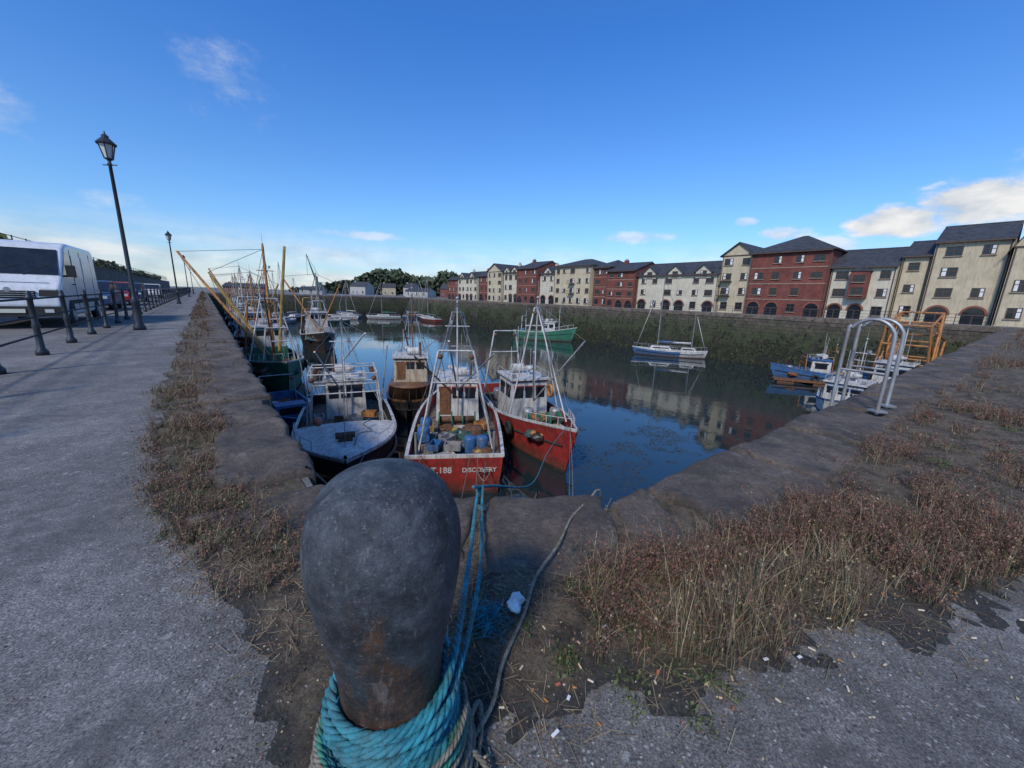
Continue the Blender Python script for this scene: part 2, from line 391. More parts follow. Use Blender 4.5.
# soil strip
ST=[]
for s in (124,60,30,15,8,4): ST.append((LP(s,-.05),LP(s,-1.15)))
ST+=[(LP(2,-.05),Vector((-3.52,3.46,0))),(LP(.6,-.05),Vector((-2.25,2.1,0))),(Vector((-1.25,2.28,0)),Vector((-1.36,1.46,0))),
 (Vector((-1.0,2.27,0)),Vector((-.88,1.06,0))),(Vector((-.6,2.27,0)),Vector((-.70,.72,0))),(Vector((-.3,2.27,0)),Vector((-.33,.45,0))),
 (Vector((0,2.27,0)),Vector((-.04,.76,0))),(Vector((.5,2.27,0)),Vector((.44,.94,0))),(Vector((.9,2.4,0)),Vector((1.0,1.04,0))),
 (RP(1,.03),Vector((1.58,1.20,0))),(RP(2.2,.03),Vector((2.75,1.52,0))),(RP(5,.03),Vector((5.3,2.9,0))),(RP(12,.03),RP(12,2.6)),(RP(30,.03),RP(30,2.6)),(RP(52,.03),RP(52,2.6))]
mid=[(a+b)/2 for a,b in ST]; cum=[0]
for i in range(1,len(ST)): cum.append(cum[-1]+(mid[i]-mid[i-1]).length)
def SP(l,t):
    l=max(0,min(cum[-1]-1e-4,l)); i=0
    while cum[i+1]<l: i+=1
    k=(l-cum[i])/(cum[i+1]-cum[i]); return (ST[i][0].lerp(ST[i+1][0],k)).lerp(ST[i][1].lerp(ST[i+1][1],k),t)
lc=cum[11]
ls=[];l=0
while l<cum[-1]:
    ls.append(l); d=abs(l-lc-.7); l+=.018 if d<3.6 else (.05 if d<8 else (.3 if d<25 else 1.5))
NV=84; v=[];f=[];rim=[]
def soilz(p,t):
    h=.024+nz(p.x,p.y,1,2.2)*.016+nz(p.x,p.y,2,7)*.012+nz(p.x,p.y,3,22)*.008
    h=max(h,.006)
    if t<.42: h*=max(.25,t/.42)
    e=max(0,(t-.74+nz(p.x,p.y,7,3.3)*.12+nz(p.x,p.y,8,13)*.06)/.22)
    return h*max(0,1-e)+.002-.012*e*e-(.02 if t<.02 else 0)+nz(p.x,p.y,5,50)*.003
for l in ls:
    for j in range(NV+1):
        t=j/NV*1.14; p=SP(l,t); z=soilz(p,t); v.append((p.x,p.y,z if j<NV-1 else -.03)); 
        e=(t-.80+nz(p.x,p.y,7,3.3)*.12+nz(p.x,p.y,8,13)*.06+nz(p.x,p.y,10,30)*.05)/.10
        rim.append(max(0,min(1,e)))
for i in range(len(ls)-1):
    for j in range(NV): 
        a=i*(NV+1)+j; f.append((a,a+1,a+NV+2,a+NV+1))
o=meshobj('soil',v,f,'soil',True)
at=o.data.attributes.new('rim','FLOAT','POINT'); at.data.foreach_set('value',rim)

# ---------------------------------------------------------------- weeds
V=[];F=[];C=[]
def blade(p,h,w,lean,az,col,segs=3,curl=1.0):
    o=len(V); dx,dy=math.cos(az),math.sin(az); sx,sy=-dy,dx
    for i in range(segs+1):
        t=i/segs; off=lean*(t**(1+curl)); ww=w*(1-t*.85)*.5; z=h*t*(1-.25*lean/h*t if h>0 else 1)
        x=p.x+dx*off; y=p.y+dy*off
        V.append((x-sx*ww,y-sy*ww,p.z+z)); V.append((x+sx*ww,y+sy*ww,p.z+z))
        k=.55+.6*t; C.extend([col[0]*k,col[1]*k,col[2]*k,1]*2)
    for i in range(segs): a=o+i*2; F.append((a,a+1,a+3,a+2))
def flake(p,r,col,el=.55):
    o=len(V); n=Vector((random.uniform(-1,1),random.uniform(-1,1),random.uniform(-.6,1))).normalized()
    a=n.orthogonal().normalized(); b=n.cross(a)
    for s,t in ((1,0),(0,el),(-1,0),(0,-el)):
        q=p+a*s*r+b*t*r; V.append((q.x,q.y,q.z)); C.extend([*col,1])
    F.append((o,o+1,o+2,o+3))
STRAW=[(.33,.26,.14),(.26,.195,.10),(.42,.35,.21),(.20,.145,.08),(.16,.12,.07)]
RED=[(.17,.075,.05),(.21,.10,.065),(.13,.065,.05),(.22,.13,.08),(.10,.055,.04)]
GRN=[(.07,.095,.03),(.10,.115,.045),(.055,.08,.022)]
def jit(c): k=random.uniform(.65,1.25); return tuple(x*k for x in c)
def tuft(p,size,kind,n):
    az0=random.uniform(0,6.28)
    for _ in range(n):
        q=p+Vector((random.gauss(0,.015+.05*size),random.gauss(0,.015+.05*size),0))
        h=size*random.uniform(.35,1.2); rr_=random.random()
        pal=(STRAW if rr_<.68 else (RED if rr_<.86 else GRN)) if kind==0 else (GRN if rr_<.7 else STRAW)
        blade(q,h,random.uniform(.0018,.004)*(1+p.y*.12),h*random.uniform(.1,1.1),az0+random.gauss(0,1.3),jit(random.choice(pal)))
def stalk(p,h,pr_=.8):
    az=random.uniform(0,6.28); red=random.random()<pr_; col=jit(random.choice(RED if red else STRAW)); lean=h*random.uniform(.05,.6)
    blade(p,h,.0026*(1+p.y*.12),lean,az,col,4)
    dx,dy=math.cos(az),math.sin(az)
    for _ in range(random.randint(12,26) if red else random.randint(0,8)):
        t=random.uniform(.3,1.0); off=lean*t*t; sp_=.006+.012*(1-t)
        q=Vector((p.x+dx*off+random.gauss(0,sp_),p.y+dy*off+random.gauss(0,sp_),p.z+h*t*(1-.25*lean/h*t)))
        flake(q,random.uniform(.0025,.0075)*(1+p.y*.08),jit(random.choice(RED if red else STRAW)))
def place(n,l0,l1,t0,t1,sz,fn_dens,stalkp,kindp,nb,pr_=.8):
    for _ in range(n):
        l=random.uniform(l0,l1); t=random.uniform(t0,t1); p=SP(l,t)
        if (p-Vector((-.31,.854,0))).length<.30: continue
        dn=fn_dens(p)
        if random.random()>dn: continue
        p=p.copy(); p.z=max(0,soilz(p,t))-.005
        s=sz*random.uniform(.4,1.25)*(.55+.55*dn)
        if random.random()<stalkp:
            for _ in range(random.randint(2,7)): stalk(p+Vector((random.gauss(0,.04),random.gauss(0,.04),0)),s*random.uniform(.8,1.5),pr_)
        tuft(p,s,0 if random.random()>kindp else 1,nb)
patch=lambda p:max(.03,min(1,.40+nz(p.x,p.y,11,1.5)*2.4+nz(p.x,p.y,12,5)*1.1))
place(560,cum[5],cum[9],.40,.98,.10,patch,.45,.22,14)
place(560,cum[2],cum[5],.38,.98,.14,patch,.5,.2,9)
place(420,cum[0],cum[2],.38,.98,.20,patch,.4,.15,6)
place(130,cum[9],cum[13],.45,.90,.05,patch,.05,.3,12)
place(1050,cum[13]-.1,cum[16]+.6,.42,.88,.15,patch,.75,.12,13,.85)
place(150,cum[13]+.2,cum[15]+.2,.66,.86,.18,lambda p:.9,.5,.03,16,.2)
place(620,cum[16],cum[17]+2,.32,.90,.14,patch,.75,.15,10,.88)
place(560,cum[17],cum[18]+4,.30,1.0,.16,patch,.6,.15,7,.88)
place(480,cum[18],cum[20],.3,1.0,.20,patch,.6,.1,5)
for a,b in JOINTS:
    for _ in range(random.randint(2,9)):
        p=a.lerp(b,random.random()**1.5); p.z=.01; tuft(p,random.uniform(.03,.10),1 if random.random()<.5 else 0,10)
        if random.random()<.3: stalk(p,random.uniform(.06,.15))
for _ in range(190):
    l=random.uniform(cum[5],cum[17]+1); t=random.uniform(.5,1.0); p=SP(l,t).copy()
    if nz(p.x,p.y,31,1.3)<.05: continue
    for _ in range(60):
        q=p+Vector((random.gauss(0,.03),random.gauss(0,.03),0)); q.z=max(0,soilz(q,t))+random.uniform(.002,.02); flake(q,random.uniform(.004,.010),jit(random.choice(GRN)),.7)
for _ in range(11000):
    l=random.uniform(cum[5],cum[17]+1); t=random.uniform(.33,.96)+abs(random.gauss(0,.05)); p=SP(l,t).copy()
    if nz(p.x,p.y,21,2.5)<-.2: continue
    p.z=max(0,soilz(p,t))+.004
    a=random.uniform(0,6.28); ln=random.uniform(.02,.11); d=Vector((math.cos(a),math.sin(a),random.uniform(-.05,.12)))
    s=Vector((-d.y,d.x,0))*random.uniform(.0006,.0015); q=p+d*ln; o=len(V)
    for w in (p-s,p+s,q+s,q-s): V.append(tuple(w)); C.extend([*jit(random.choice(STRAW+RED[:2])),1])
    F.append((o,o+1,o+2,o+3))
for _ in range(12000):
    l=random.uniform(cum[5],cum[17]+1); t=random.uniform(.4,.95)+abs(random.gauss(0,.10)); p=SP(l,t).copy(); p.z=max(0,soilz(p,t))+.003
    flake(p,random.uniform(.002,.007),jit(random.choice(RED+GRN+STRAW+[(.07,.055,.04),(.05,.05,.05),(.3,.3,.28)])))
o=meshobj('dry_grass',V,F,'weeds')
ca=o.data.color_attributes.new('tint','FLOAT_COLOR','POINT'); ca.data.foreach_set('color',C)
# gravel and grit
V=[];F=[];C=[]
def pebble(p,r):
    o=len(V); k=[random.uniform(.6,1.2) for _ in range(6)]; col=jit(random.choice([(.22,.21,.19),(.12,.11,.10),(.35,.33,.3),(.07,.065,.06),(.2,.13,.1)]))
    for i,(x,y,z) in enumerate(((1,0,0),(0,1,0),(-1,0,0),(0,-1,0),(0,0,.8),(0,0,-.5))): V.append((p.x+x*r*k[i],p.y+y*r*k[i],p.z+z*r*k[i])); C.extend([*col,1])
    for a,b in ((0,1),(1,2),(2,3),(3,0)): F.append((o+a,o+b,o+4)); F.append((o+b,o+a,o+5))
for _ in range(9000):
    l=random.uniform(cum[4],cum[17]+1); t=.9+random.gauss(0,.16) if random.random()<.7 else random.uniform(.9,1.7); p=SP(l,t).copy(); p.z=max(0,soilz(p,t))+.001
    pebble(p,random.choice([.0015,.002,.002,.003,.004,.006]))
o=meshobj('gravel',V,F,'weeds'); ca=o.data.color_attributes.new('tint','FLOAT_COLOR','POINT'); ca.data.foreach_set('color',C)

# ---------------------------------------------------------------- bollard + ropes
BC=Vector((-.308,.86,0))
pr=[(.25,-.02),(.25,.02),(.225,.045),(.175,.06),(.155,.10),(.142,.18),(.136,.25),(.134,.32),(.137,.38),(.147,.44),(.159,.50),(.171,.56),(.181,.62),(.188,.67),(.191,.72),(.190,.77),(.182,.81),(.168,.848),(.147,.882),(.12,.908),(.085,.926),(.045,.936),(.004,.939)]
b=Bld('mooring_bollard',BC); b.add('body','bollard',lathe(pr,(0,0,0),56),True); o=b.finish(True)
sb=o.modifiers.new('s','SUBSURF'); sb.levels=1; sb.render_levels=2
def rope(bd,part,mt,pts,R,pitch=.09,n=6,strands=3):
    pts=[Vector(p) for p in pts]
    d=[0]
    for i in range(1,len(pts)): d.append(d[-1]+(pts[i]-pts[i-1]).length)
    step=pitch/9; m=int(d[-1]/step)+1; out=[];j=0
    for i in range(m+1):
        l=min(d[-1]-1e-6,i*step)
        while d[j+1]<l: j+=1
        k=(l-d[j])/(d[j+1]-d[j]); out.append(pts[j].lerp(pts[j+1],k))
    up=Vector((0,0,1)); fr=[]
    for i,p in enumerate(out):
        t=(out[min(i+1,len(out)-1)]-out[max(0,i-1)]).normalized(); a=t.cross(up)
        if a.length<.01: a=t.cross(Vector((1,0,0)))
        a.normalize(); bb=a.cross(t).normalized(); up=bb if abs(t.z)>.8 else Vector((0,0,1)); fr.append((a,bb))
    for s in range(strands):
        pp=[]
        for i,p in enumerate(out):
            th=2*math.pi*(i*step/pitch+s/strands); a,bb=fr[i]; pp.append(p+(a*math.cos(th)+bb*math.sin(th))*R*.5)
        bd.add(part,mt,ptube(pp,R*.56,n),True)
def smooth(pts,n=10):
    pts=[Vector(p) for p in pts]; out=[]
    for i in range(len(pts)-1):
        p0=pts[max(0,i-1)];p1=pts[i];p2=pts[i+1];p3=pts[min(len(pts)-1,i+2)]
        for k in range(n):
            t=k/n; out.append(.5*((2*p1)+(p2-p0)*t+(2*p0-5*p1+4*p2-p3)*t*t+(3*p1-p0-3*p2+p3)*t**3))
    out.append(pts[-1]); return out
rb=Bld('mooring_rope')
def rad_at(z):
    for i in range(len(pr)-1):
        if pr[i][1]<=z<=pr[i+1][1]:
            k=(z-pr[i][1])/(pr[i+1][1]-pr[i][1]); return pr[i][0]*(1-k)+pr[i+1][0]*k
    return .2
def fuzz(part,mt,pts,R,n):
    for _ in range(n):
        i=random.randrange(len(pts)); p=Vector(pts[i])+Vector((random.gauss(0,1),random.gauss(0,1),random.gauss(0,1))).normalized()*R
        d=Vector((random.gauss(0,1),random.gauss(0,1),random.gauss(0,1))).normalized()*random.uniform(.008,.025)
        rb.add(part,mt,ptube([p,p+d*.5+Vector((0,0,-.002)),p+d+Vector((0,0,-.006))],.0005,3))
def wrap(part,mt,turns,z0,dz_,off,R,wob,ph,sgn=1,zmin=.03,pitch=.085):
    pts=[]
    for i in range(int(turns*40)+1):
        th=sgn*i/40*2*math.pi+.5*math.sin(i*.017+ph); z=z0-dz_*(i/40)+wob*math.sin(th*.7+ph)+wob*.7*math.sin(th*.33+ph*2)
        z=max(z,zmin); r=rad_at(max(z,.08))+off+.005*math.sin(th*1.7+ph)
        pts.append(BC+Vector((r*math.cos(th),r*math.sin(th),z)))
    rope(rb,part,mt,pts,R,pitch); return pts
pts=wrap('bollard_turns','ropeblue',8.2,.335,.0255,.014,.0135,.010,1); fuzz('fuzz','ropeblue',pts,.014,700)
pts=wrap('outer_turns','ropeblue',5.3,.285,.036,.036,.013,.022,2,-1); fuzz('fuzz','ropeblue',pts,.014,700)
wrap('outer_turns','ropegreen',1.4,.20,.05,.052,.010,.03,4.2,1,pitch=.06)
wrap('lower_turns','ropegrey',3.4,.115,.028,.054,.0125,.016,.3); wrap('lower_turns','ropegrey',1.7,.20,.06,.060,.008,.03,2.2,-1,pitch=.05)
rope(rb,'blue_line','ropeblue',smooth([BC+Vector((.05,-.15,.29)),BC+Vector((.13,-.09,.31)),BC+Vector((.165,.04,.335)),(-.155,1.3,.27),(-.18,1.8,.17),(-.2,2.2,.10),(-.2,2.38,.085),(-.16,2.6,-.02),(.5,7,-2.2),(1.3,12,-3.6),(2.4,15.4,-3.85)],16),.011)
rope(rb,'blue_tail','ropeblue',smooth([BC+Vector((.10,-.14,.25)),BC+Vector((.155,-.05,.28)),BC+Vector((.185,.06,.30)),(-.115,1.3,.19),(-.13,1.7,.09),(-.16,2.1,.095),(-.18,2.39,.08),(-.25,2.7,-.3),(-.6,6,-3.0),(-.8,10,-4.6),(-.9,13.4,-4.7)],16),.009)
rope(rb,'grey_line','ropegrey',smooth([BC+Vector((.0,-.20,.07)),BC+Vector((.16,-.13,.05)),BC+Vector((.22,.02,.05)),(-.03,1.0,.045),(.0,1.15,.045),(.08,1.36,.05),(.14,1.55,.08),(.27,1.78,.095),(.38,2.05,.09),(.52,2.25,.092),(.60,2.39,.085),(.66,2.5,-.05),(.85,3.2,-1.0),(1.6,9,-4.0),(2.5,15.3,-3.9)],16),.0075,.05)
rope(rb,'grey_tail','ropegrey',smooth([BC+Vector((.17,-.19,.05)),BC+Vector((.22,-.1,.03)),BC+Vector((.245,.05,.03)),BC+Vector((.23,.15,.035)),BC+Vector((.20,.02,.06)),BC+Vector((.23,-.13,.05)),BC+Vector((.28,-.2,.02))],12),.0085,.05)
rope(rb,'grey_tail','ropegrey',smooth([BC+Vector((.16,.0,.10)),BC+Vector((.26,-.03,.05)),BC+Vector((.30,-.12,.025)),BC+Vector((.27,-.22,.022)),BC+Vector((.2,-.3,.02))],12),.0085,.05)
for k in range(46):
    c=Vector((-.07,1.34,.04)); q=[c+Vector((random.gauss(0,.045),random.gauss(0,.05),random.uniform(-.01,.02))) for _ in range(4)]
    rb.add('frayed_end','ropeblue',ptube(smooth(q,5),.0011,4),True)
for q in ([(-1.5,2.62,.08),(-2.2,5,-1.6),(-4.6,10.4,-4.0),(-5.4,13.4,-4.5)],[(-1.0,2.36,.07),(-1.1,2.8,-.4),(-2.2,8,-3.4),(-3.4,13.6,-4.6)],[(2.5,15.4,-3.9),(2.2,12,-5.2),(1.7,9.4,-6.3)],[(-.6,2.38,.05),(-.8,5,-2.0),(-1.3,10,-4.1),(-1.5,13.5,-4.6)],[(.2,2.38,.06),(.0,5,-2.4),(-.9,10,-4.4),(-1.2,13.5,-4.6)]):
    rb.add('boat_lines','ropegrey',ptube(smooth(q,10),.012,5),True)
rb.finish()
lb=Bld('tissue_litter',(.045,1.42,.045))
vv,ff=ball((0,0,0),.040,16,.45,0); 
vv=[(x*(1+.7*nz(x,y,z,40))*.8,y*(1+.9*nz(y,z,x,35)),z*(1+1.2*nz(z,x,y,30))+.012*nz(x,y,z,80)) for x,y,z in vv]
lb.add('paper','tissue',(vv,ff)); 
vv,ff=ball((.012,.05,-.01),.032,14,.35,0); vv=[(x*(1+.8*nz(x,y,z,50)),y+.03*nz(y,z,x,35),z*(1+.9*nz(z,x,y,30))) for x,y,z in vv]
lb.add('paper','tissue',(vv,ff)); lb.finish(True)
cb=Bld('cigarette_ends')
for _ in range(75):
    l=random.uniform(cum[11]+.1,cum[16]); t=random.gauss(.85,.12); p=SP(l,t).copy(); p.z=max(0,soilz(p,t))+.006
    a=random.uniform(0,3.1); d=Vector((math.cos(a),math.sin(a),random.uniform(-.1,.1)))*random.uniform(.006,.012)
    cb.add('ends','cig' if random.random()<.75 else 'orange',tube(p-d,p+d,.0035,n=6))
for _ in range(16):
    l=random.uniform(cum[12],cum[15]); p=SP(l,random.uniform(.55,.95)).copy(); p.z=.028
    cb.add('ends','buoy' if random.random()<.5 else 'tissue',box(p,(random.uniform(.008,.03),.010,.002),random.uniform(0,3)))
cb.finish(True)

# ---------------------------------------------------------------- boats
def hullfn(L,B,H,sf=.82,round_=False,p=2.3,sheer=.5):
    def hb(t):
        if t<.42: w=sf+(1-sf)*math.sin(t/.42*math.pi/2)
        else: w=1-((t-.42)/.58)**p
        if round_ and t<.1: w*=math.sqrt(max(0.02,1-(1-t/.1)**2))
        return max(.015,w)*B/2
    def zt(t): return H*(1+sheer*max(0,(t-.25)/.75)**2+.12*(1-t)**3)
    return hb,zt
def hull(b,L,B,H,topm,botm='antifoul',deckm='deck',railm='white',sf=.82,round_=False,p=2.3,sheer=.5,bul=.65,nsec=30,stripe=None):
    hb,zt=hullfn(L,B,H,sf,round_,p,sheer)
    ts=[(i/nsec) for i in range(nsec+1)]
    if round_: ts=[0,.01,.025,.05,.075]+[t for t in ts if t>.1]
    rows=[]
    for t in ts:
        w=hb(t); z1=zt(t); tt=max(0,(t-.5)/.5)
        fl=1-.35*tt
        prof=[(0,-.9+.5*tt**4),(w*.55*fl,-.7),(w*.86*fl,-.15),(w*(.90-.2*tt),.12),(w*(.95-.12*tt),z1*.5),(w*.99,z1-.13),(w*1.02,z1-.10),(w*1.02,z1)]
        row=[]
        for (y,z) in prof:
            x=-L/2+L*t+ .09*L*(tt**3)*(z-.0)/max(H,1)*.55 
            row.append((x,y,z))
        xi=row[-1][0]-(.12 if t>.97 else 0)
        row.append((xi,max(w-.10,.004),z1)); row.append((xi,max(w-.10,.004),z1-bul))
        row.append((xi,0,z1-bul+.03)); rows.append(row)
    n=len(rows[0]); mats=[botm,botm,botm,topm,topm,railm,railm,railm,topm if deckm!='white' else 'white',deckm]
    for sgn in (1,-1):
        v=[(x,y*sgn,z) for r in rows for x,y,z in r]
        for k in range(n-1):
            f=[]
            for i in range(len(rows)-1):
                q=(i*n+k,(i+1)*n+k,(i+1)*n+k+1,i*n+k+1); f.append(q if sgn<0 else q[::-1])
            b.add('deck' if k==9 else 'hull',mats[k],(v,f),k<5)
        for zf,mm,rr in ((.55,'rubber',.05),):
            pp=[]
            for i in range(0,len(rows)-1):
                r4,r5=rows[i][4],rows[i][5]; pp.append((r4[0]*.8+r5[0]*.2,(r4[1]*.8+r5[1]*.2+.02)*sgn,r4[2]*.8+r5[2]*.2))
            b.add('rubbing_strake',mm,ptube(pp,rr,5),True)
    r=rows[0]
    if not round_:
        for k in range(7):
            y0,z0=r[k][1],r[k][2]; y1,z1=r[k+1][1],r[k+1][2]; x=r[k][0]
            if z1-z0<.001: continue
            b.add('transom',mats[k],([(x,y0,z0),(x,-y0,z0),(x,-y1,z1),(x,y1,z1)],[(0,1,2,3)]))
        x=r[0][0]; z1=r[7][2]; w=r[8][1]
        b.add('transom',topm,([(x+.1,w,z1-bul),(x+.1,-w,z1-bul),(x+.1,-w,z1),(x+.1,w,z1)],[(3,2,1,0)]))
        b.add('transom',railm,([(x,w+.1,z1),(x,-w-.1,z1),(x+.1,-w,z1),(x+.1,w,z1)],[(0,1,2,3)]))
    return hb,zt
def wheelhouse(b,x,z,l,w,h,m1='white',roof='white',trim='blue',nf=3,lower=None):
    hh=h
    if lower:
        b.add('deckhouse',lower,box((x,0,z+h*.25),(l,w,h*.5))); z+=h*.5; hh=h*.62
        l*=.92; w*=.9
    b.add('wheelhouse',m1,box((x,0,z+hh/2),(l,w,hh),0,.93,.93))
    b.add('wheelhouse_roof',roof,box((x,0,z+hh+.05),(l*1.06,w*1.06,.1)))
    b.add('wheelhouse_roof',trim,box((x,0,z+hh-.04),(l*1.0,w*1.0,.07)))
    zc=z+hh*.66; k=.953
    for s in (1,-1):
        for i in range(nf):
            y=(i-(nf-1)/2)*w*.88/nf
            b.add('windows','glass',box((x+s*(l*k/2-.005),y,zc),(.03,w*.88/nf*.8,hh*.34)))
            b.add('window_frames',trim if trim!='white' else 'black',box((x+s*(l*k/2-.02),y,zc),(.03,w*.88/nf*.92,hh*.40)))
        ns=max(1,int(l/.9))
        for i in range(ns):
            xx=x+(i-(ns-1)/2)*l*.85/ns
            b.add('windows','glass',box((xx,s*(w*k/2-.005),zc),(l*.85/ns*.7,.03,hh*.32)))
            b.add('window_frames','black',box((xx,s*(w*k/2-.02),zc),(l*.85/ns*.82,.03,hh*.39)))
    b.add('door','wood',box((x-l/2*.97,w*.28,z+hh*.42),(.05,w*.26,hh*.8)))
    zr=z+hh+.1
    b.add('roof_gear','white',lathe([(.22,0),(.25,.06),(.25,.16),(.2,.2)],(x+.2,.3,zr+.3),12),True)
    b.add('roof_gear','white',tube((x+.2,.3,zr),(x+.2,.3,zr+.3),.05))
    for q in (-.5,.45,.1,-.2): b.add('aerials','white',tube((x-.3+q*.5,q,zr),(x-.3+q*.6,q,zr+random.uniform(1.2,2.9)),.013))
    for q in (-.4,.4): b.add('roof_gear','steel',box((x+l*.4,q*w,zr+.12),(.15,.2,.15)))
    b.add('liferaft','white',tube((x-l*.2,-.5,zr+.28),(x-l*.2,.2,zr+.28),.24,n=12))
    b.add('exhaust','rust',tube((x-l*.45,-w*.3,z+.4),(x-l*.45,-w*.3,zr+.9),.07))
    for s in (1,-1):
        b.add('roof_rails','white',tube((x-l*.5,s*w*.5,zr+.3),(x+l*.5,s*w*.5,zr+.3),.015,n=5))
        for q in (-.5,0,.5): b.add('roof_rails','white',tube((x+l*q,s*w*.5,zr),(x+l*q,s*w*.5,zr+.3),.015,n=5))
    return zr
def clutter(b,x0,x1,w,z,n,seed):
    r=random.Random(seed)
    for _ in range(n):
        x=r.uniform(x0,x1); y=r.uniform(-w,w); k=r.random()
        if k<.4:
            mt=r.choice(['blue','orange','white','yellow','steel','rust']); a=r.uniform(0,3); hz=r.choice([0,0,.3])
            b.add('fish_boxes',mt,box((x,y,z+.02+hz),(.68,.40,.04),a)); c_,s_=math.cos(a),math.sin(a)
            for dx,dy,lx,ly in ((.33,0,.03,.42),(-.33,0,.03,.42),(0,.2,.62,.03),(0,-.2,.62,.03)):
                b.add('fish_boxes',mt,box((x+dx*c_-dy*s_,y+dx*s_+dy*c_,z+.15+hz),(lx,ly,.28),a,1.04,1.04))
        elif k<.66:
            v,f=ball((x,y,z+.12),r.uniform(.3,.6),12,.5,.06); b.add('net_heaps',r.choice(['net','net','netorange','rust','black']),(v,f),True)
        elif k<.74: b.add('barrels',r.choice(['blue','steel','rust']),lathe([(.26,0),(.29,.1),(.27,.4),(.29,.7),(.24,.85)],(x,y,z),12),True)
        elif k<.84: b.add('buoys',r.choice(['buoy','orange','yellow']),ball((x,y,z+.2),.18,8),True)
        else:
            for j in range(3): b.add('rope_coils',r.choice(['ropegrey','ropeblue','ropegreen']),torus((x,y,z+.04+j*.06),.28-.02*j,.035,'z',14,5),True)
    for _ in range(n//2):
        x=r.uniform(x0,x1); y=r.uniform(-w,w); q=[(x+r.gauss(0,.5),min(w,max(-w,y+r.gauss(0,.4))),z+.04+r.random()*.05) for _ in range(5)]
        b.add('loose_rope',r.choice(['ropegrey','ropeblue','ropegreen','orange']),ptube(smooth(q,6),.022,5),True)
def winch(b,x,z,w):
    b.add('winch','rust',tube((x,-w,z+.5),(x,w,z+.5),.16,n=12),True)
    for y in (-w,-w*.3,w*.3,w): b.add('winch','green',tube((x,y-.03,z+.5),(x,y+.03,z+.5),.38,n=16))
    b.add('winch','rust',box((x,0,z+.12),(.7,w*2.1,.24)))
def tyres(b,L,B,H,hb,zt,s,ts):
    for t in ts: b.add('tyre_fenders','rubber',torus((-L/2+L*t,s*(hb(t)+.12),zt(t)-.65),.27,.10,'y'),True)
def mast(b,x,z,h,m1='white',r=.07,y=0):
    b.add('mast',m1,tube((x,y,z),(x,y,z+h),r,r*.6))
    b.add('mast',m1,tube((x,y-.6,z+h*.8),(x,y+.6,z+h*.8),.03))
    b.add('mast_lights','steel',ball((x,y,z+h+.1),.08,6))
    b.add('mast_lights','steel',box((x,y+.3,z+h*.83),(.15,.15,.2)))
    b.add('mast','steel',tube((x,y,z+h),(x,y,z+h+.9),.012))
def aframe(b,x,z,w,h,m1='white',top=.35,lean=0,r=.05,bars=1):
    for s in (1,-1): b.add('gantry',m1,tube((x,s*w,z),(x+lean,s*w*top,z+h),r))
    for k in range(bars+1):
        t=1-k*.3; b.add('gantry',m1,tube((x+lean*t,-w*(1-(1-top)*t),z+h*t),(x+lean*t,w*(1-(1-top)*t),z+h*t),r*.8))
    for s in (1,-1):
        b.add('blocks','rust',ball((x+lean,s*w*top*.9,z+h-.25),.12,6),True)
def wires(b,lst,r=.013,m1='wire'):
    for p,q in lst: b.add('rigging',m1,tube(p,q,r,n=4))
def rails(b,L,hb,zt,t0,t1,h=.5,n=6,m1='white'):
    for s in (1,-1):
        prev=None
        for i in range(n+1):
            t=t0+(t1-t0)*i/n; p=Vector((-L/2+L*t+ (.05*L*max(0,(t-.5)/.5)**3),s*(hb(t)*.97),zt(t))); q=p+Vector((0,0,h))
            b.add('rails',m1,tube(p,q,.018,n=5))
            if prev: b.add('rails',m1,tube(prev,q,.018,n=5))
            prev=q
def text(parent,s,loc,size,cols,mt):
    cu=bpy.data.curves.new('lettering','FONT'); cu.body=s; cu.size=size; cu.extrude=.004; cu.offset=.006; cu.align_x='CENTER'
    cu.materials.append(M[mt]); o=bpy.data.objects.new('lettering',cu); sc.collection.objects.link(o); o.parent=parent
    m=Matrix((cols[0],cols[1],cols[2])).transposed().to_4x4(); m.translation=Vector(loc); o.matrix_local=m
def place_boat(name,c,h): return Bld(name,(c[0],c[1],WZ),math.atan2(h[1],h[0]))

# boat 1: red, stern to camera
L,B,H=12,4.1,1.45
b=place_boat('fishing_boat',(-2.85,19.55),(-.13,.99))
hb,zt=hull(b,L,B,H,'red',sf=.9,railm='white',deckm='deck',sheer=.45)
dz=H-.55
wheelhouse(b,1.6,dz,2.6,2.3,2.2,'white','white','red',3)
mast(b,-.1,dz,6.4,'white',.06); aframe(b,-4.2,dz,1.6,4.4,'white',.45,.4,.045,1); aframe(b,.3,dz,1.7,5.8,'steel',.15,0,.04,1)
b.add('boom','white',tube((-.1,0,dz+1.8),(-3.8,.3,dz+4.8),.045)); b.add('boom','steel',tube((-.1,0,dz+1.8),(-3.3,-1.6,dz+4.2),.04))
b.add('boom','rust',tube((-.1,0,dz+1.4),(-2.2,1.9,dz+3.9),.045))
winch(b,-.9,dz,.9)
wires(b,[((-.1,0,dz+6.3),(6.2,0,2.3)),((-.1,0,dz+6.3),(-3.8,.3,dz+4.8)),((-.1,0,dz+6.3),(-3.8,.7,dz+4.4)),((-.1,0,dz+6.3),(-3.8,-.7,dz+4.4)),((-.1,0,dz+6.2),(-5.9,1.5,1.6)),((-.1,0,dz+6.2),(-5.9,-1.5,1.6)),((-.1,0,dz+6.2),(0,2,1.6)),((-.1,0,dz+6.2),(0,-2,1.6)),((-.1,0,dz+6.2),(.9,2,1.7)),((-.1,0,dz+6.2),(.9,-2,1.7)),((-3.8,.64,dz+4.4),(-4,0,dz+.5)),((-3.8,-.64,dz+4.4),(-4,-.4,dz+.5)),((-.1,0,dz+5.2),(-2.2,1.9,dz+3.9))])
clutter(b,-5.4,-1.2,1.5,dz,40,3)
